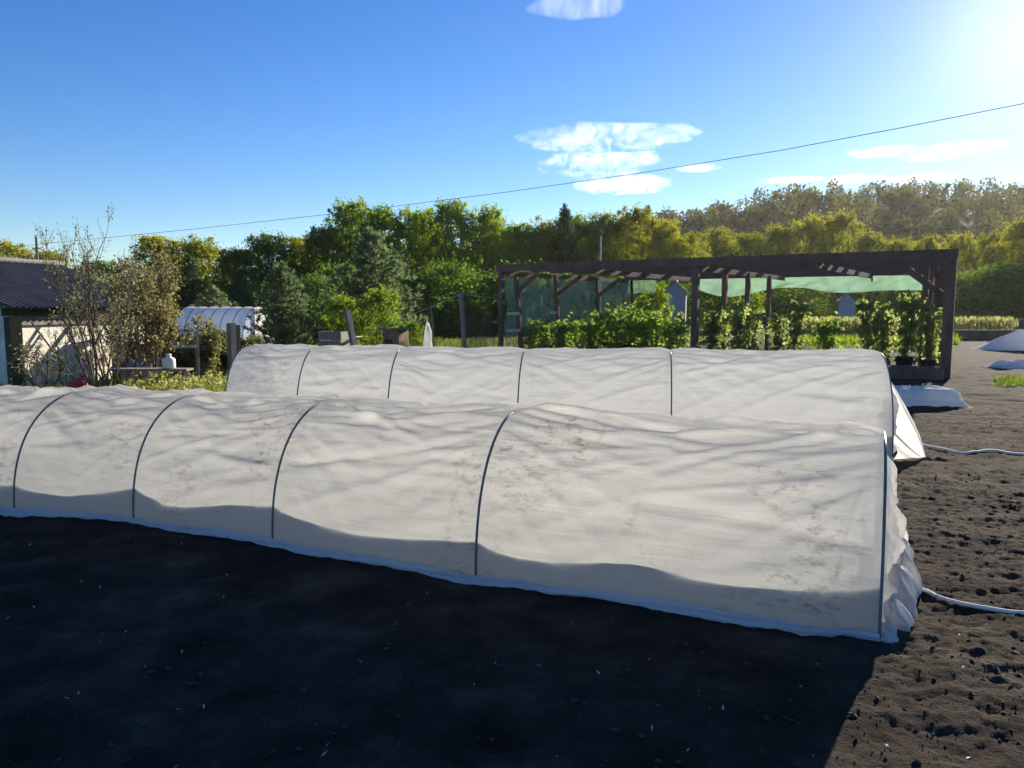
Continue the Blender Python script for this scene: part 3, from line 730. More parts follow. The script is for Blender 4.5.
# ------------------------------------------------------------------ shed on the left
def shed():
    c0 = Vector((xat(12, 13.6), 13.6, 0)); wd = Vector((.25, .968, 0)); nr_ = Vector((.968, -.25, 0)); L = 3.25; EH, RH, BACK = 1.60, 2.45, 2.3
    rt = empty('garden_shed', c0, 'low whitewashed shed with a corrugated grey roof at the left edge', 'shed')
    loc = lambda s, n, z: wd*s+nr_*n+Vector((0, 0, z))
    mb = MB(); mb.box(loc(L/2, -.06, EH/2-.1), wd*L/2, nr_*.06, (0, 0, EH/2-.02))
    mb.box(loc(L-.06, -BACK*1, EH/2-.1), wd*.06, nr_*(BACK-.125), (0, 0, EH/2-.02)); mb.box(loc(.06, -BACK, EH/2-.1), wd*.06, nr_*(BACK-.125), (0, 0, EH/2-.02))
    mb.build('wall', M['plaster'], rt)
    for s in (.03, L-.03):
        mb = MB(); q = [loc(s, 0, EH-.1), loc(s, -2*BACK, EH-.1), loc(s, -BACK, RH-.06)]
        off = wd*.02; mb.add([p-off for p in q]+[p+off for p in q], [(0, 1, 2), (5, 4, 3), (0, 3, 4, 1), (1, 4, 5, 2), (2, 5, 3, 0)]); mb.build('gable', M['greywood'], rt)
    # corrugated roof slopes
    for sd in (0, 1):
        nu, nv = 240, 10; A = np.zeros((nu, nv, 3))
        for i in range(nu):
            s = -.35+(L+.6)*i/(nu-1); w = .022*math.sin(s/.13*2*math.pi)
            for j in range(nv):
                v = j/(nv-1); step = .018*(int(v*2.99))
                n = .32-(BACK+.32)*v; z = EH-.10+(RH-EH+.1)*v+w-.012*((v*3) % 1)
                if sd: n = -2*BACK-n
                A[i, j] = loc(s, n, z)
        mb = MB(); mb.grid(A); mb.build('roof_slope', M['slate'], rt, True)
    mb = MB().tube([loc(-.38+(L+.66)*k/8, -BACK, RH+.02+.01*(k % 2)) for k in range(9)], .06, 8); mb.build('ridge_cap', M['greywood'], rt, True)
    MB().beam(loc(-.3, .10, EH-.17), loc(L+.2, .10, EH-.17), .04, .14).build('eave_board', M['greenwood'], rt)
    MB().beam(loc(0.0, .03, EH-.33), loc(L, .03, EH-.33), .05, .16).build('wall_plate', M['greywood'], rt)
    MB().beam(loc(-.10, .10, -.2), loc(-.10, .10, EH-.25), .20, .20).build('corner_post', M['greenwood'], rt)
    return c0, wd, nr_
SH, SW, SN = shed()
def sp3(s, n, z=0): p = SH+SW*s+SN*n; return Vector((p.x, p.y, z))
# poles leaning on the shed wall
lean = [(.55, .9, .25, 1.25, 'greywood', .018, 'thin grey stick leaning left against the shed wall'), (1.05, .75, .95, 1.3, 'twig', .02, 'dark stick leaning at the middle of the shed wall'), (1.25, .8, .95, 1.15, 'wire', .014, 'thin black tool handle crossing the dark stick by the shed wall'),
        (1.35, .85, 1.75, 1.1, 'wire', .014, 'black tool handle leaning right against the shed wall'), (1.9, 1.0, 1.75, 1.4, 'greywood', .03, 'tall pale grey pole leaning on the shed wall right of the red bucket')]
for s0_, n0, s1_, z1, m_, r_, lb in lean:
    o = MB().tube([sp3(s0_, n0, -.03), sp3(s1_, .13, z1)], r_, 6).build('leaning_pole', M[m_], None, True); tag(o, lb, 'pole', 'sticks and tools leaning on the shed')
def lathe(mb, prof, n=18, c=(0, 0, 0)):
    vs = [(c[0]+r*math.cos(2*math.pi*k/n), c[1]+r*math.sin(2*math.pi*k/n), c[2]+z) for r, z in prof for k in range(n)]
    return mb.add(vs, [(i*n+k, i*n+(k+1) % n, (i+1)*n+(k+1) % n, (i+1)*n+k) for i in range(len(prof)-1) for k in range(n)])
bp = gr(69, 392); b_ = empty('bucket', (at(69, 385, 12.6).x, 12.6, 0.12), 'red plastic bucket on the ground by the shed wall', 'bucket')
lathe(MB(), [(0, .0), (.11, 0), (.15, .24), (.158, .24), (.158, .26), (.14, .255), (.10, .02), (0, .02)]).build('body', M['red'], b_, True)
MB().tube([(.15*math.cos(a), .02, .25+.12*math.sin(a)) for a in np.linspace(0, math.pi, 12)], .005, 5).build('handle', M['iron'], b_, True)
b_.rotation_euler = (R(8), R(70), R(30)); b_.location.z = .17
# cream canister on a board
cpos = at(169, 367, 12.7)
tb = empty('plank_bench', (cpos.x+.0, 12.7, 0), 'low grey plank on short legs under the cream canister', 'bench')
zt = cpos.z-.02
MB().beam((-.95, .05, zt-.02), (.35, 0, zt-.02), .26, .035).build('plank', M['greywood'], tb)
for sx in (-.75, .25): MB().beam((sx, .02, -.05), (sx, .02, zt-.04), .07, .07).build('leg', M['greywood'], tb)
cn = empty('canister', (cpos.x, 12.7, zt), 'cream plastic canister with a cap standing on the plank bench', 'canister')
mb = MB(); n = 20; prof = [(0, 0), (.12, 0), (.135, .02), (.135, .17), (.12, .21), (.05, .24), (.05, .26), (0, .26)]
lathe(mb, prof, n); mb.build('body', M['canister'], cn, True)
lathe(MB(), [(0, .30), (.055, .30), (.058, .265), (.0, .262)], 14).build('cap', M['whitepaint'], cn, True); cn.scale = (.78, .78, .78)
# horizontal rails in the shrubs
def rail(px0, px1, py, Yd, lb):
    p0, p1_ = at(px0, py, Yd), at(px1, py, Yd); rt = empty('rail_fence', ((p0.x+p1_.x)/2, Yd, 0), lb, 'fence'); o = Vector(rt.location)
    for dz in (0, .32): MB().beam(p0-o+Vector((0, 0, dz)), p1_-o+Vector((0, 0, dz+.01)), .03, .06).build('rail', M['palewood'], rt)
    for p in (p0, p1_): MB().beam((p.x-o.x, .05, -.2), (p.x-o.x, .05, p0.z+.5), .06, .06).build('post', M['greywood'], rt)
rail(136, 196, 347, 15.2, 'low fence of two pale rails among the shrubs left of the film greenhouse')
# leaning boards right of the tree
rt = empty('leaning_board', (at(134, 380, 13.0).x, 13.0, 0), 'grey weathered board propped up at the foot of the bare tree', 'board')
mb = MB()
for k in range(3): mb.beam((-.19+.15*k, -.1, .03), (-.08+.15*k, .12, .62-.03*k), .13, .02)
mb.build('board', M['greywood'], rt); MB().beam((.3, .5, 0), (.15, .10, .5), .04, .04).build('prop', M['greywood'], rt)
# old gable of pale boards behind the bare tree
wp = at(128, 330, 15.6)
rt = empty('woodpile_lid', (wp.x, 15.6, 0), 'small slanted white lid over a box beside the shed', 'box')
MB().box((0, 0, .42), (.26, 0, 0), (0, .2, 0), (0, 0, .42)).build('body', M['greywood'], rt); MB().box((.05, 0, .90), (.34, 0, -.12), (0, .26, 0), (0, 0, .015)).build('lid', M['whitepaint'], rt)

# fence posts, kennel box, bag
def post(px, yt, Yd, w, mat, lb, lean=0., d=None):
    p = at(px, yt, Yd); o = MB().beam((p.x-lean, Yd, -.3), (p.x, Yd, p.z), w, d or w).build('fence_post', M[mat]); tag(o, lb, 'post'); return p
post(231, 323, 15.4, .13, 'greywood', 'grey square wooden post at the left end of the rear tunnel')
post(237.5, 325, 15.6, .07, 'wire', 'thin black post standing against the grey square post')
post(347, 310, 19, .14, 'greywood', 'grey post leaning left behind the rear tunnel', -.30, .1)
fp = post(461, 293, 20, .095, 'greywood', 'pale wooden fence post leaning left of the timber frame', -.12)
# wire netting panel beside it
rt = empty('wire_netting', (fp.x, 20, 0), 'sagging rusty wire netting between the leaning fence post and the timber frame', 'netting')
mb = MB(); x1 = xat(495, 20.5)-fp.x
for k in range(15):
    for s in (-1, 1):
        a0 = k/14*x1; a1 = a0+s*.75
        f0, f1 = (0, 1); c0_ = Vector((a0, .1+.04*math.sin(k), .25)); c1_ = Vector((min(max(a1, 0), x1), .25+.05*math.sin(k*2.), 1.32-.1*abs(a1/x1-.5)))
        if abs(c1_.x-a1) > 1e-6: c1_.z = .25+(c1_.z-.25)*abs((c1_.x-a0)/.75)
        mb.tube([c0_, c0_.lerp(c1_, .5)+Vector((0, .03, 0)), c1_], .006, 4)
mb.build('mesh', M['bark'], rt); MB().tube([(0, .1, fp.z-.02), (x1*.5, .15, fp.z-.09), (x1, .3, fp.z-.12)], .007, 5).build('top_wire', M['iron'], rt)
w0 = at(413, 314, 20.4); o = MB().tube([fp+Vector((-.01, -.05, -.03)), fp.lerp(w0, .5)+Vector((0, 0, -.03)), w0, Vector((w0.x-1.2, 20.6, w0.z-.5))], .008, 5).build('stay_wire', M['iron']); tag(o, 'pale stay wire sloping down to the left from the leaning fence post', 'wire')
kp = at(396, 346, 19); rt = empty('nest_box', (kp.x, 19, 0), 'small brown wooden box with a flat grey lid behind the rear tunnel', 'box', None, R(-25))
zt = at(396, 330, 19).z
mb = MB(); mb.box((0, 0, zt/2), (.23, 0, 0), (0, .22, 0), (0, 0, zt/2)); mb.build('body', M['brownwood'], rt)
MB().box((0, 0, zt+.03), (.31, 0, .02), (0, .29, 0), (0, 0, .025)).build('lid', M['greywood'], rt); MB().box((-.07, -.232, zt*.55), (.10, 0, 0), (0, .01, 0), (0, 0, .2)).build('door', M['wire'], rt)
kp = at(337, 345, 20); rt = empty('plank_box', (kp.x, 20, 0), 'grey open box of planks left of the brown wooden box', 'box', None, R(-15)); zt = at(337, 331, 20).z
mb = MB()
for k in range(4): mb.box((0, -.4, zt*(k+.5)/4), (.30, 0, 0), (0, .015, 0), (0, 0, zt/8-.006)); mb.box((.30, 0, zt*(k+.5)/4), (.015, 0, 0), (0, .38, 0), (0, 0, zt/8-.006)); mb.box((-.30, 0, zt*(k+.5)/4), (.015, 0, 0), (0, .38, 0), (0, 0, zt/8-.006))
mb.build('planks', M['greywood'], rt); MB().box((.48, -.25, zt*.72), (.30, 0, .12), (0, .2, 0), (0, 0, .015)).build('loose_board', M['palewood'], rt)
bgp = at(428, 344, 20); o = crumple('plastic_bag', (bgp.x, 20, 0.), (.14, .14, at(428, 327, 20).z), 44, M['sheet'], None, Vector((0, 0, 0)), .22, 30); tag(o, 'translucent white plastic bag over a plant left of the fence post', 'bag')

# film greenhouse in the distance
def greenhouse():
    Yd = 26; x0, x1 = xat(170, Yd), xat(250, Yd); h = at(220, 307, Yd+.9).z; w = 2.0
    ax = Vector((x1-x0, -.9, 0)); L = ax.length; ax.normalize(); q = Vector((-ax.y, ax.x, 0))
    rt = empty('film_greenhouse', (x0, Yd, 0), 'arched greenhouse under bluish film beyond the shrubs on the left', 'greenhouse')
    th = np.linspace(0, math.pi, 36); lat, z = arch(th, w, h); nu = 60; A = np.zeros((nu, 36, 3))
    for i in range(nu):
        u = i/(nu-1)
        for j in range(36):
            p = ax*(u*L)+q*float(lat[j]); A[i, j] = (p.x, p.y, z[j]*(1-.012*abs(math.sin(u*math.pi*6))))
    MB().grid(A).build('film', M['film'], rt, True)
    for u in np.linspace(0, 1, 7): MB().tube([ax*(u*L)+q*float(l)*1.0+Vector((0, 0, float(zz)+.006)) for l, zz in zip(lat, z)], .014, 5).build('hoop', M['hoop'], rt, True)
    for u in (0, 1):
        mb = MB(); pts = [ax*(u*L)+q*float(l)+Vector((0, 0, float(zz))) for l, zz in zip(lat, z)]; mb.add(pts, [tuple(range(36))]); mb.build('end_wall', M['film'], rt)
    MB().box(ax*(L+.03)+q*1.0+Vector((0, 0, .75)), ax*.02, q*.36, (0, 0, .72)).build('door', M['whitepaint'], rt)
greenhouse()

# ------------------------------------------------------------------ trees
def tree_proto(name, seed, H, W, base, ncl, nleaf, lsize, mat, shape=1., sig=.27, limbs=14, stemr=.13):
    rng = np.random.default_rng(seed); root = empty(name)
    cl = []
    nl = rng.integers(5, 8); lobes = [(rng.uniform(0, 6.28), rng.uniform(.15, .55), rng.uniform(.35, 1.0), rng.uniform(.5, .85)) for _ in range(nl)]
    lobes.append((0, .05, 1.0, .7))
    for _ in range(ncl):
        core = rng.random() < .6
        a0, rr, zt_, sz = (0, .0, .95, .95) if core else lobes[rng.integers(len(lobes))]
        f = rng.random()**.8; z = base+(H-base)*(f*zt_)
        prof = math.sin(math.pi*min(1, .12+.88*f)**shape)**.75
        if core: prof = math.sqrt(max(.03, 1-((f-.42)/.61)**2))*(.85+.3*rng.random())
        a = rng.uniform(0, 6.28); r = W/2*sz*prof*rng.uniform(.25, 1.)**.5
        cl.append((W/2*rr*math.cos(a0)+r*math.cos(a), W/2*rr*math.sin(a0)+r*math.sin(a), z))
    for q_ in range(ncl//4):         # twigs reaching past the outline
        a = rng.uniform(0, 6.28); f = rng.uniform(.35, 1.0); r = W/2*.95*math.sqrt(max(.02, 1-((f-.42)/.61)**2))*rng.uniform(.95, 1.22); cl.append((r*math.cos(a), r*math.sin(a), base+(H-base)*f*rng.uniform(.95, 1.05)))
    for _ in range(ncl//9):          # loose shoots that break the outline at the top
        a = rng.uniform(0, 6.28); r = W*.26*rng.random(); cl.append((r*math.cos(a), r*math.sin(a), H*rng.uniform(.82, 1.0)))
    cl = np.array(cl); per = nleaf//len(cl)
    sg = sig*rng.uniform(.45, 1.3, len(cl)); sg[ncl:] *= .7
    C = np.repeat(cl, per, 0)+rng.normal(size=(len(cl)*per, 3))*np.repeat(sg, per)[:, None]*np.array([1, 1, .85])
    C[:, 2] = np.maximum(C[:, 2], .05)
    V = leaf_verts(C, lsize*rng.uniform(.6, 1.3, len(C)), rng, .62)
    np_mesh('crown', V, 4, mat, root)
    mb = MB(); th_ = H*.8; tr = [Vector((rng.normal()*.06*k, rng.normal()*.06*k, th_*k/6)) for k in range(7)]; tr[0].z = -.3
    mb.tube(tr, [stemr*(1-.13*k) for k in range(7)], 8)
    for i in rng.choice(len(cl), limbs, replace=False):
        c = Vector(cl[i]); k = max(.15, min(.75, c.z/H-.22)); s_ = tr[int(k*6)]; m_ = s_.lerp(c, .5)+Vector((0, 0, .15)); mb.tube([s_, m_, c], [stemr*.45, stemr*.28, stemr*.1], 5)
    mb.build('trunk', M['bark'], root, True)
    root['h'] = H; return root
TP = {
 'gr': [tree_proto('broadleaf_tree', 1, 8, 5.75, .8, 300, 17000, .18, M['gr'], .8), tree_proto('broadleaf_tree', 2, 8, 5.06, .6, 300, 17000, .18, M['gr'], .7)],
 'dk': [tree_proto('broadleaf_tree', 3, 8, 5.75, .5, 300, 17000, .18, M['dk'], .7), tree_proto('broadleaf_tree', 4, 8, 5.29, .4, 300, 17000, .18, M['dk'], .8)],
 'yg': [tree_proto('broadleaf_tree', 5, 8, 5.29, .5, 300, 17000, .18, M['yg'], .75), tree_proto('broadleaf_tree', 6, 8, 5.98, .5, 300, 17000, .18, M['yg'], .8)],
 'gold': [tree_proto('broadleaf_tree', 7, 8, 6.21, .3, 300, 17000, .18, M['gold'], .7), tree_proto('broadleaf_tree', 8, 8, 5.52, .3, 300, 17000, .18, M['gold'], .8)],
 'lime': [tree_proto('shrub', 9, 3, 2.4, .1, 90, 5200, .12, M['lime'], .6, .20, 10, .04)],
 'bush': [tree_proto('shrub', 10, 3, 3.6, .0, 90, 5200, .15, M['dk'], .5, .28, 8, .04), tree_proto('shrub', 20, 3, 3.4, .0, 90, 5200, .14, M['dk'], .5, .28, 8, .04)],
}
usedt = set(); cnt = {}
rt_ = random.Random(9); sk_ = random.Random(21)
def place_tree(kind, px, ytop, Yd, ws, label, cat='tree', group=None):
    L = TP[kind]; i = cnt.get(kind, 0) % len(L); cnt[kind] = cnt.get(kind, 0)+1; pr = L[i]
    if pr.name in usedt: o = copy_tree(pr)
    else: o = pr; usedt.add(pr.name)
    if 'group' in o: del o['group']
    x = xat(px, Yd); z0 = gh(x, Yd); H = at(px, ytop+(3+sk_.uniform(-5, 6) if cat == 'tree' and Yd > 45 else 0), Yd).z-z0; ws = ws*(sk_.uniform(.8, 1.02) if cat == 'tree' and Yd > 45 else 1); s = H/(pr['h'] if 'h' in pr else H)
    o.location = (x, Yd, z0); o.scale = (s*ws*1.08, s*ws*1.08, s); o.rotation_euler = (0, 0, rt_.uniform(0, 6.28))
    return tag(o, label, cat, group)
EDGE = 'broadleaf trees along the edge of the wood'
T = [
 ('gold', 12, 243, 95, 1.2, 'far olive tree just showing above the shed roof at the left edge'), ('gold', 50, 247, 98, 1.3, 'far olive tree behind the utility pole'),
 ('yg', 160, 238, 50, 1.1, 'yellow green tree behind the bronze leaved tree by the shed'), ('yg', 200, 233, 50, 1.15, 'yellow green tree rising right of the bronze leaved tree by the shed'),
 ('dk', 238, 247, 47, 1.1, 'dark tree in the dip of the skyline, right of the yellow green pair'), ('dk', 270, 238, 49, 1.1, 'dark tree behind the small pine'),
 ('yg', 300, 234, 52, 1.0, 'olive green tree between the small pine and the tall green trees'), ('dk', 328, 222, 50, 1.0, 'dark tree on the left shoulder of the tallest green trees'),
 ('gr', 352, 204, 52, .85, 'tall green tree with feathery top, leftmost of the highest group'), ('gr', 386, 199, 51, .85, 'highest green tree of the wood, directly behind the big pine'),
 ('gr', 420, 205, 53, .8, 'tall green tree just right of the big pine'), ('gr', 452, 203, 52, .8, 'tall bright green tree above the leaning fence post'),
 ('gr', 487, 207, 54, .8, 'bright green tree above the left corner of the timber frame'), ('gr', 520, 216, 56, .85, 'green tree above the left end of the front beam'),
 ('yg', 548, 222, 58, .9, 'yellow green tree just left below the lone spruce top'), ('gr', 577, 219, 62, .9, 'green tree just right below the lone spruce top'),
 ('gold', 606, 212, 63, .85, 'golden tree directly behind the thin metal pole'), ('gold', 636, 208, 66, .85, 'highest golden tree, right of the thin metal pole'),
 ('gold', 664, 222, 64, .85, 'golden tree behind the outhouse roof'), ('gold', 690, 228, 66, .8, 'golden tree above the middle post of the timber frame'),
 ('gold', 716, 224, 78, .8, 'olive gold tree above the trio of rear posts'), ('yg', 745, 226, 82, .8, 'yellow green tree just right of the trio of rear posts'),
 ('gold', 775, 222, 84, .8, 'olive gold tree above the left part of the pale net strip'), ('gold', 806, 215, 86, .85, 'tall rounded gold tree left of the distant pale outhouse'),
 ('gold', 838, 216, 86, .85, 'tall rounded gold tree directly above the distant pale outhouse'), ('gold', 868, 226, 86, .8, 'gold tree right of the distant pale outhouse'),
 ('yg', 896, 232, 84, .8, 'yellow green tree left behind the right corner post'), ('gold', 926, 236, 80, .85, 'gold tree behind the right corner post'),
 ('gold', 958, 233, 78, .85, 'gold tree right of the right corner post'), ('gold', 990, 226, 74, .9, 'gold tree behind the tent shaped cover'),
 ('gold', 1018, 224, 68, .9, 'big green gold tree cut by the right edge of the view'), ('gold', 1060, 215, 72, 1., 'gold tree just beyond the right edge of the view'),
]
for k, px, yt, Yd, ws, lb in T: place_tree(k, px, yt, Yd, ws, lb, 'tree', EDGE)
BK = 'lower trees filling the wood behind its front edge'
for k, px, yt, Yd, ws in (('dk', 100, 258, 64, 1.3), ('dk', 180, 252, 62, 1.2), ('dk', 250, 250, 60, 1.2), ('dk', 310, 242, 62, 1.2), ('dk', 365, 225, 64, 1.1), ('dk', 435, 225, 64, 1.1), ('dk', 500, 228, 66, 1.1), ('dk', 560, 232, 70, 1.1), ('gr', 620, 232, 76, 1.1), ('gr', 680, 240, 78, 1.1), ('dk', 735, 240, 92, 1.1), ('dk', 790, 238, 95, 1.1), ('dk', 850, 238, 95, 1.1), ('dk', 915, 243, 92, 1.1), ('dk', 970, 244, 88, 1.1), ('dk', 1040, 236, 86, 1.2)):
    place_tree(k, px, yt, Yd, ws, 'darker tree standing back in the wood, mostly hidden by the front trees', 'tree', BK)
BU = 'dark bushes at the foot of the wood'
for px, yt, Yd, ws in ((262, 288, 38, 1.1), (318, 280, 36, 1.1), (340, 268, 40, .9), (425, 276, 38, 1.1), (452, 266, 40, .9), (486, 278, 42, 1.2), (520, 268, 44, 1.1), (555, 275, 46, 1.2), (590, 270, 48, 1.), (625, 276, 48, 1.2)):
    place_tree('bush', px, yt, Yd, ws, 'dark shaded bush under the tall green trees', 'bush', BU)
BR = 'bushes beyond the right half of the timber frame'
for px, yt, Yd, ws in ((655, 285, 44, 1.), (705, 283, 46, 1.1), (765, 280, 60, 1.2), (800, 285, 62, 1.2), (890, 282, 66, 1.2), (920, 280, 62, 1.2), (968, 275, 62, 1.2), (1000, 268, 58, 1.3), (1035, 268, 56, 1.3)):
    place_tree('bush', px, yt, Yd, ws, 'dull green bush low at the foot of the gold trees', 'bush', BR)
place_tree('lime', 735, 268, 47, .9, 'bright yellow bush glowing between the rear posts', 'bush')
place_tree('lime', 345, 296, 22.5, .75, 'lime green shrub on the left of the lit pair before the big pine', 'shrub')
place_tree('lime', 381, 289, 22.5, .8, 'lime green shrub on the right of the lit pair before the big pine', 'shrub')
place_tree('lime', 413, 322, 20.5, .8, 'small yellow green shrub beside the brown wooden box', 'shrub')
place_tree('lime', 292, 318, 22.5, .9, 'small green shrub at the foot of the small pine', 'shrub')
place_tree('lime', 655, 288, 30, .7, 'slender yellow shrub left of the grey outhouse', 'shrub')
place_tree('lime', 640, 284, 31, .6, 'slender yellow shrub, second to the left of the grey outhouse', 'shrub')

# conifers
def pine_proto(name, seed, H, W, whorls, mat, tuft=.22, up=.35, nper=7, needles=11):
    rng = np.random.default_rng(seed); root = empty(name); root['h'] = H; mb = MB(); C = []; D = []
    mb.tube([(0, 0, -.3), (.02, .01, H*.5), (0, 0, H)], [H*.022, H*.013, .01], 7)
    for w in range(whorls):
        f = w/(whorls-1); z = H*(.04+.90*f); L = W/2*((1-f)**.75*(.8+.2*math.sin(f*3)))+.12
        for b in range(nper):
            a = 2*math.pi*(b+rng.uniform(-.35, .35))/nper+w*1.3; l = L*rng.uniform(.7, 1.15); pts = []
            for k in range(5):
                g_ = k/4; pts.append(Vector((math.cos(a)*l*g_, math.sin(a)*l*g_, z+l*(up*g_**1.8-.12*g_)+rng.normal()*.02)))
            mb.tube(pts, [.018, .014, .010, .007, .004], 4, False)
            nt_ = max(3, int(l/.13))
            for k in range(nt_):
                g_ = (k+.8)/nt_; x = min(3.999, g_*4); i = int(x); p = pts[i].lerp(pts[i+1], x-i)
                dr = (pts[i+1]-pts[i]).normalized(); sd = rng.normal(size=3)*.10*(1.2-g_*.6)
                for _ in range(needles):
                    v = rng.normal(size=3)*.55+np.array(dr)*.9+np.array([0, 0, .55]); v /= np.linalg.norm(v)
                    ln = tuft*rng.uniform(.6, 1.1); C.append(np.array(p)+sd+v*ln*.5); D.append(v*3)
    for k in range(60):
        v = rng.normal(size=3)*.4+np.array([0, 0, 1.2]); v /= np.linalg.norm(v); C.append(np.array([0, 0, H-.3*rng.random()])+v*tuft*.5); D.append(v*3)
    C = np.array(C); V = leaf_verts(C, tuft*1.0, rng, .16, 0, np.array(D))
    np_mesh('needles', V, 4, mat, root); mb.build('trunk', M['bark'], root, True); return root
TP['pine'] = [pine_proto('pine_tree', 31, 3.4, 2.9, 15, M['needle'], .24, .55, 8, 11)]
TP['spruce'] = [pine_proto('spruce_tree', 33, 4, 2.6, 18, M['needle_dk'], .22, .1, 9, 9)]
place_tree('pine', 372, 233, 27, 1.05, 'big bushy young pine behind the lime green shrubs')
place_tree('pine', 283, 266, 21.5, .9, 'small young pine right of the film greenhouse')
place_tree('pine', 214, 288, 31, 1.25, 'dark broad young pine behind the film greenhouse')
place_tree('spruce', 192, 258, 36, 1.0, 'dark spruce behind the bronze leaved tree')
place_tree('spruce', 245, 268, 40, 1.1, 'dark spruce between the film greenhouse and the small pine')
place_tree('spruce', 564, 200, 57, .8, 'lone dark spruce top standing above the skyline')
place_tree('spruce', 430, 305, 21, .32, 'thin young spruce beside the plastic bag')

# distant hill wood: one mass
def hillwood():
    rng = np.random.default_rng(77); C = []; S = []
    for _ in range(620):
        yd = rng.uniform(112, 300); r = rng.uniform(-.25, .85); x = r*yd
        if hill(x, yd) < 1.5: continue
        H = rng.uniform(5.5, 9.5); W = rng.uniform(4.5, 7.5); z = float(hill(x, yd)); n = 300
        u = rng.normal(size=(n, 3)); u /= np.linalg.norm(u, axis=1)[:, None]; u *= rng.uniform(.55, 1.05, (n, 1))
        nl_ = pn(u[:, 0]*2+x, u[:, 1]*2+u[:, 2]*2, 3)[:, None]
        p = u*np.array([W/2, W/2, H/2*.95])*(1+.3*nl_)+np.array([x, yd, z+H*.52]); C.append(p); S.append(np.full(n, 1.0))
    C = np.concatenate(C); S = np.concatenate(S)*rng.uniform(.5, 1.2, len(C))
    o = np_mesh('hillside_wood', leaf_verts(C, S, rng, .7), 4, M['hillleaf'])
    tag(o, 'distant brownish green wood covering the hill on the right', 'wood', kind='stuff')
hillwood()

# bare tree and bronze tree by the shed
def bare_tree(name, seed, loc, H, spread, nst, leafm, lsize, lprob, label, lev=3, twigs=5, r0=.035, upness=.25, leafper=2):
    rng = np.random.default_rng(seed); root = empty(name, loc, label, 'tree'); mb = MB(); LC = []
    def grow(p, d, L, r, lv):
        n = 5; pts = [p]; 
        for k in range(n):
            d = (d+Vector(rng.normal(size=3)*.13)+Vector((0, 0, upness*.25))).normalized(); p = p+d*(L/n); pts.append(p)
        mb.tube(pts, [max(.0022, r*(1-.6*k/n)) for k in range(n+1)], 5 if lv < 2 else 4, False)
        if lv >= lev-1:
            for k in range(1, n+1):
                if rng.random() < lprob:
                    for _ in range(leafper): LC.append(np.array(pts[k])+rng.normal(size=3)*.035)
        if lv < lev:
            for c in range(twigs):
                f = rng.uniform(.25, 1.0); i = min(n-1, int(f*n)); q_ = pts[i].lerp(pts[i+1], f*n-i) if i < n else pts[-1]
                nd = (d+Vector(rng.normal(size=3)*.62)+Vector((0, 0, upness))).normalized()
                grow(q_, nd, L*rng.uniform(.42, .62), r*.5, lv+1)
    for s in range(nst):
        a = 2*math.pi*(s+rng.uniform(-.3, .3))/nst; tl = spread*rng.uniform(.25, 1.)
        grow(Vector((.07*math.cos(a), .07*math.sin(a), -.05)), Vector((math.cos(a)*tl, math.sin(a)*tl, 1)).normalized(), H*rng.uniform(.5, .72), r0*rng.uniform(.7, 1.1), 0)
    tk = mb.build('trunk', M['twig'], root, True); LC = np.array(LC)
    np_mesh('leaves', leaf_verts(LC, lsize*rng.uniform(.6, 1.3, len(LC)), rng, .6), 4, leafm, root); return root
bx = at(102, 390, 11.6); bare_tree('fruit_tree', 52, (bx.x, 11.6, 0), 2.55, .46, 9, M['budleaf'], .036, .42, 'nearly bare many stemmed fruit tree in front of the shed', 3, 4, .021, .8, 2)
bx = at(150, 375, 13.6); bare_tree('fruit_tree', 58, (bx.x, 13.6, 0), 2.3, .62, 10, M['brownleaf'], .055, .62, 'dense bronze leaved tree beside the shed', 3, 5, .022, .45, 2)
bx = at(40, 392, 12.8); bare_tree('fruit_tree', 63, (bx.x, 12.8, 0), 1.3, .6, 4, M['budleaf'], .04, .4, 'small thin leaved bush growing against the shed wall', 2, 6, .02, .3, 3)
SHR = 'thin grey green shrubs in front of the film greenhouse'
for j, (px, Yd, H, lb) in enumerate(((176, 16.2, 1.15, 'grey green shrub behind the cream canister'), (200, 15.8, 1.05, 'grey green shrub left of the grey square post'), (218, 17.0, 1.2, 'grey green shrub just left behind the grey square post'), (250, 17.5, 1.0, 'tan green shrub right of the grey square post'))):
    bx = xat(px, Yd); r_ = bare_tree('shrub', 70+j, (bx, Yd, 0), H, .75, 8, M['shrubleaf'], .06, .9, lb, 2, 7, .014, .3, 4); r_['category'] = 'shrub'; r_['group'] = SHR

# ------------------------------------------------------------------ ground cover (uncountable)
def blades(name, regs, mat, label, cat, h, seed, wid=.035, jit=.35):
    rng = np.random.default_rng(seed); V = []
    for fn, n in regs:
        for _ in range(n):
            x, y = fn(rng); z = gh(x, y); hh = h*rng.uniform(.4, 1.2); a = rng.uniform(0, 3.14); w = wid*rng.uniform(.6, 1.3)
            dx, dy = math.cos(a)*w/2, math.sin(a)*w/2; lx, ly = rng.normal(0, jit, 2)*hh
            V += [(x-dx, y-dy, z-.02), (x+dx, y+dy, z-.02), (x+lx, y+ly, z+hh)]
    o = np_mesh(name, np.array(V), 3, mat); return tag(o, label, cat, kind='stuff')
def pxreg(x0, x1, y0, y1):
    def f(rng):
        yd = y0+(y1-y0)*rng.random()**1.3; return xat(rng.uniform(x0, x1), yd), yd
    return f
blades('grass', [(pxreg(-40, 330, 10.6, 22), 9000), (pxreg(250, 505, 13, 34), 9000), (pxreg(500, 960, 27, 60), 5000), (pxreg(960, 1080, 42, 70), 1500)], M['grass'], 'rough green grass around the shed and beyond the tunnels', 'grass', .22, 5)
blades('weeds', [(pxreg(432, 500, 17.5, 22), 1500), ], M['grass'], 'tall fresh green weeds at the foot of the wire netting', 'weeds', .42, 6, .06, .5)
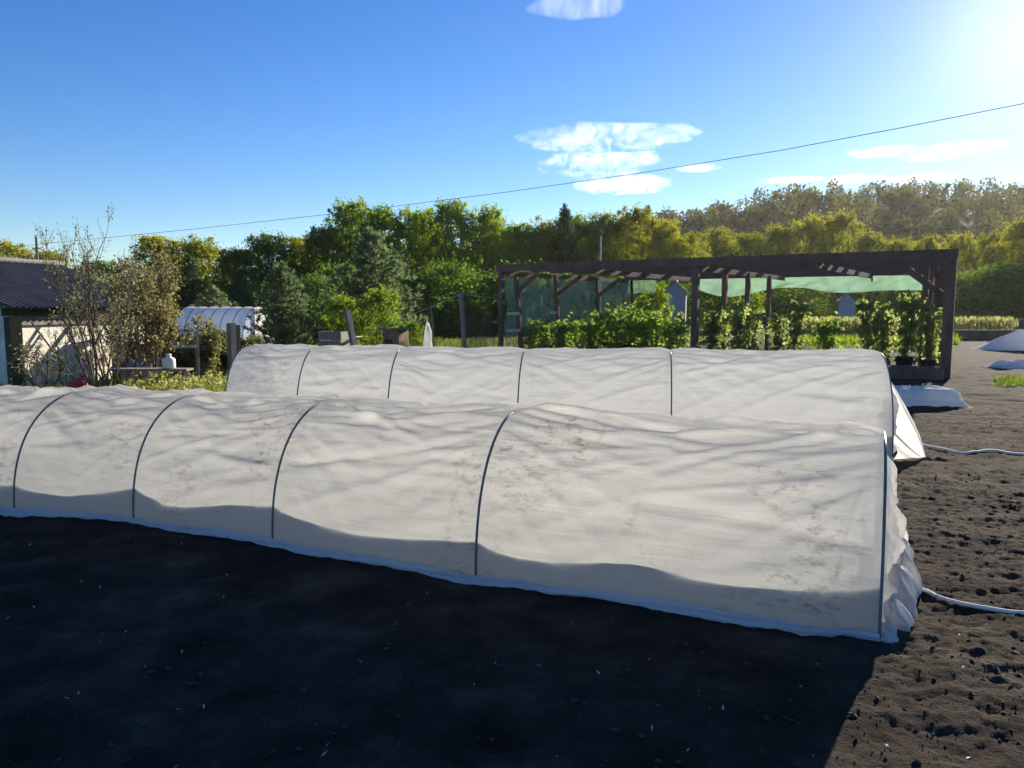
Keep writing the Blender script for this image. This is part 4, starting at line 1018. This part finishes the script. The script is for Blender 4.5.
blades('weeds', [(pxreg(1000, 1050, 14.6, 16.4), 420)], M['grass'], 'low patch of green weeds on the soil at the right edge', 'weeds', .09, 66, .04, .8)
blades('lawn', [(pxreg(790, 960, 30, 35), 2600)], M['lime'], 'bright yellow green strip of grass seen beneath the timber frame', 'grass', .35, 7, .06)
def flowers():
    rng = np.random.default_rng(8); V = []; C = []
    for _ in range(1500):
        yd = rng.uniform(11.2, 13.6); px = rng.uniform(118, 238); x = xat(px, yd); z = gh(x, yd); h = rng.uniform(.18, .40)
        for k in range(3):
            a = rng.uniform(0, 6.28); V += [(x-.012, yd, z), (x+.012, yd, z), (x+math.cos(a)*.10, yd+math.sin(a)*.10, z+h*rng.uniform(.6, 1))]
        if rng.random() < .35: C += [(x+rng.normal()*.02, yd+rng.normal()*.02, z+h) for _ in range(3)]
    o = np_mesh('flower_bed_leaves', np.array(V), 3, M['grass']); tag(o, 'spring foliage of the flower bed between the bare tree and the rear tunnel', 'flower bed', kind='stuff')
    o = np_mesh('flower_heads', leaf_verts(np.array(C), .055*rng.uniform(.7, 1.3, len(C)), rng, .8), 4, M['flower']); tag(o, 'pale yellow flower heads in the bed behind the nearest tunnel', 'flowers', kind='stuff')
flowers()
# raised bed of pale plants far right, boards and a low fence
def raised(px0, px1, Yd, zb, w, lb, lb2):
    x0, x1 = xat(px0, Yd), xat(px1, Yd); rt = empty('raised_bed', ((x0+x1)/2, Yd, 0), lb, 'raised bed'); hw = (x1-x0)/2
    mb = MB(); mb.box((0, -w/2, zb/2), (hw, 0, 0), (0, .025, 0), (0, 0, zb/2)); mb.box((0, w/2, zb/2), (hw, 0, 0), (0, .025, 0), (0, 0, zb/2))
    for s in (-1, 1): mb.box((s*(hw+.027), 0, zb/2), (.025, 0, 0), (0, w/2+.025, 0), (0, 0, zb/2))
    mb.build('boards', M['timber'], rt); MB().box((0, 0, zb/2-.03), (hw-.003, 0, 0), (0, w/2-.03, 0), (0, 0, zb/2)).build('soil', M['tray'], rt)
    if lb2:
        rng = np.random.default_rng(3); n = 2600; C = np.stack([rng.uniform(x0, x1, n), Yd+rng.uniform(-w/2, w/2, n), zb+rng.uniform(.05, .55, n)], 1)
        D = np.tile(np.array([[0, 0, 3.]]), (n, 1)); o = np_mesh('bed_plants', leaf_verts(C, .26, rng, .3, 0, D), 4, M['bed']); tag(o, lb2, 'plants', kind='stuff')
raised(806, 1012, 36, .40, 1.4, 'raised bed with dark boards filled with pale plants, beyond the timber frame on the right', 'row of pale yellow green plants filling the raised bed on the right')
raised(960, 1120, 44, .75, 1.4, 'empty dark raised bed behind the pale planted one at the right edge', None)
raised(806, 955, 47, .6, 1.2, 'low dark raised bed beyond the pale plants, ending behind the right corner post', None)
pl = at(850, 342, 33); o = MB().beam((xat(808, 33), 33, .06), (xat(900, 33), 33, .06), .04, .14).build('edging_board', M['palewood']); tag(o, 'pale edging board lying on the soil in front of the raised bed', 'board')

# ------------------------------------------------------------------ clouds
def cloud(lobes, n, label, seed, alt=1200., thick=30.):
    rng = np.random.default_rng(seed); mb = MB(); cs = []
    for k, (cx, cy, rx, ry, dens) in enumerate(lobes):
        c = gr(cx, cy, alt+k*1.7); dist = math.hypot(c.x, c.y); cs.append(c)
        rad = Vector((c.x, c.y, 0)).normalized(); tan = Vector((rad.y, -rad.x, 0))
        a = rx*dist/F; b = (gr(cx, cy-ry*.8, alt)-gr(cx, cy+ry*.8, alt)).length/2; nu, nv = 40, 14
        vs = []; fs = []
        for i in range(1, nv):
            ph = math.pi*i/nv
            for j in range(nu):
                th = 2*math.pi*j/nu; w_ = 1+.16*float(pn(math.cos(th)*2+seed, math.sin(th)*2+k*3, seed))+.06*float(pn(math.cos(th)*6, math.sin(th)*6, seed+2))
                vs.append(c+tan*(a*w_*math.sin(ph)*math.cos(th))+rad*(b*w_*math.sin(ph)*math.sin(th))+Vector((0, 0, thick*math.cos(ph))))
        vs += [c+Vector((0, 0, thick)), c-Vector((0, 0, thick))]; m = (nv-1)*nu
        for i in range(nv-2):
            for j in range(nu): fs.append((i*nu+j, (i+1)*nu+j, (i+1)*nu+(j+1) % nu, i*nu+(j+1) % nu))
        for j in range(nu): fs.append((m, j, (j+1) % nu)); fs.append((m+1, (nv-2)*nu+(j+1) % nu, (nv-2)*nu+j))
        mb.add(vs, fs)
    o = mb.build('cloud', M['cloud']); tag(o, label, 'cloud')
cloud([(600, 139, 80, 19, 1), (655, 135, 44, 14, 1), (622, 185, 48, 13, 1), (592, 166, 54, 17, 1), (612, 160, 48, 16, 1)], 0, 'biggest white cloud, two ragged lobes above the middle of the wood', 3)
cloud([(580, 5, 50, 17, 1)], 0, 'small white cloud cut by the top edge of the view', 5)
cloud([(884, 152, 33, 6, 1)], 0, 'thin white streak of cloud, upper left of the right hand group', 7)
cloud([(964, 149, 40, 9, 1), (930, 156, 24, 6, 1)], 0, 'largest of the low clouds on the right, above the hill', 9)
cloud([(857, 179, 27, 6, 1)], 0, 'short low cloud directly above the hill wood, left of its near twin', 11)
cloud([(920, 178, 27, 5, 1)], 0, 'short low cloud just above the hill top, right of its near twin', 13)
cloud([(698, 168, 22, 3.5, .6)], 0, 'tiny wisp of cloud beside the biggest cloud', 15)
cloud([(790, 180, 30, 3, .6)], 0, 'faint wisp of cloud between the biggest cloud and the right hand group', 17)

# ------------------------------------------------------------------ air
m, t, out = nt('thin_summer_haze'); pv = t.nodes.new('ShaderNodeVolumePrincipled')
pv.inputs['Color'].default_value = (.96, .95, .92, 1); pv.inputs['Density'].default_value = .0001; pv.inputs['Anisotropy'].default_value = .5
t.links.new(pv.outputs[0], out.inputs['Volume'])
o = MB().box((0, 425, 28), (930, 0, 0), (0, 510, 0), (0, 0, 32)).build('haze', m); tag(o, 'thin bright haze in the air over the garden and the wood', 'haze', kind='stuff')

# ------------------------------------------------------------------ light
w = bpy.data.worlds.new('World'); scn.world = w; w.use_nodes = True; t = w.node_tree; t.nodes.clear()
out = t.nodes.new('ShaderNodeOutputWorld'); bg = t.nodes.new('ShaderNodeBackground'); sk = t.nodes.new('ShaderNodeTexSky')
sk.sky_type = 'NISHITA'; sk.sun_disc = False; sk.sun_elevation = SUN_EL; sk.sun_rotation = SUN_AZ
sk.altitude = 200; sk.air_density = 1.0; sk.dust_density = .07; sk.ozone_density = 4
bg.inputs[1].default_value = .058
hs = t.nodes.new('ShaderNodeHueSaturation'); hs.inputs['Hue'].default_value = .513; hs.inputs['Saturation'].default_value = 1.25
t.links.new(sk.outputs[0], hs.inputs['Color']); tc = t.nodes.new('ShaderNodeTexCoord'); dp = node(t, 'ShaderNodeVectorMath', operation='DOT_PRODUCT'); nv_ = node(t, 'ShaderNodeVectorMath', operation='NORMALIZE')
t.links.new(tc.outputs['Generated'], nv_.inputs[0]); t.links.new(nv_.outputs[0], dp.inputs[0])
dp.inputs[1].default_value = (math.sin(SUN_AZ)*math.cos(SUN_EL), math.cos(SUN_AZ)*math.cos(SUN_EL), math.sin(SUN_EL))
def aure(k, a):
    mx_ = node(t, 'ShaderNodeMath', operation='MAXIMUM'); t.links.new(dp.outputs['Value'], mx_.inputs[0]); mx_.inputs[1].default_value = 0
    pw = node(t, 'ShaderNodeMath', operation='POWER'); t.links.new(mx_.outputs[0], pw.inputs[0]); pw.inputs[1].default_value = k
    ml = node(t, 'ShaderNodeMath', operation='MULTIPLY'); t.links.new(pw.outputs[0], ml.inputs[0]); ml.inputs[1].default_value = a; return ml.outputs[0]
sm = node(t, 'ShaderNodeMath', operation='ADD'); t.links.new(aure(260, 2.4), sm.inputs[0]); t.links.new(aure(70, .8), sm.inputs[1])
sc_ = node(t, 'ShaderNodeVectorMath', operation='SCALE'); sc_.inputs[0].default_value = (1, .90, .80); t.links.new(sm.outputs[0], sc_.inputs['Scale'])
av = node(t, 'ShaderNodeVectorMath', operation='ADD'); t.links.new(hs.outputs[0], av.inputs[0]); t.links.new(sc_.outputs[0], av.inputs[1])
t.links.new(av.outputs[0], bg.inputs[0]); t.links.new(bg.outputs[0], out.inputs[0])
sun = bpy.data.lights.new('sun', 'SUN'); so = bpy.data.objects.new('sun', sun); COL.objects.link(so)
sun.energy = 5; sun.angle = R(.6); sun.color = (1, .90, .75)
dv = Vector((math.sin(SUN_AZ)*math.cos(SUN_EL), math.cos(SUN_AZ)*math.cos(SUN_EL), math.sin(SUN_EL)))
so.rotation_euler = dv.to_track_quat('Z', 'Y').to_euler(); so.location = dv*100
scn.view_settings.view_transform = 'Standard'; scn.view_settings.look = 'None'; scn.view_settings.gamma = 1; scn.view_settings.exposure = 1.5
scn.render.engine = 'CYCLES'
try:
    scn.cycles.transparent_max_bounces = 24; scn.cycles.max_bounces = 10; scn.cycles.transmission_bounces = 8; scn.cycles.diffuse_bounces = 4; scn.cycles.volume_bounces = 2
except Exception: pass
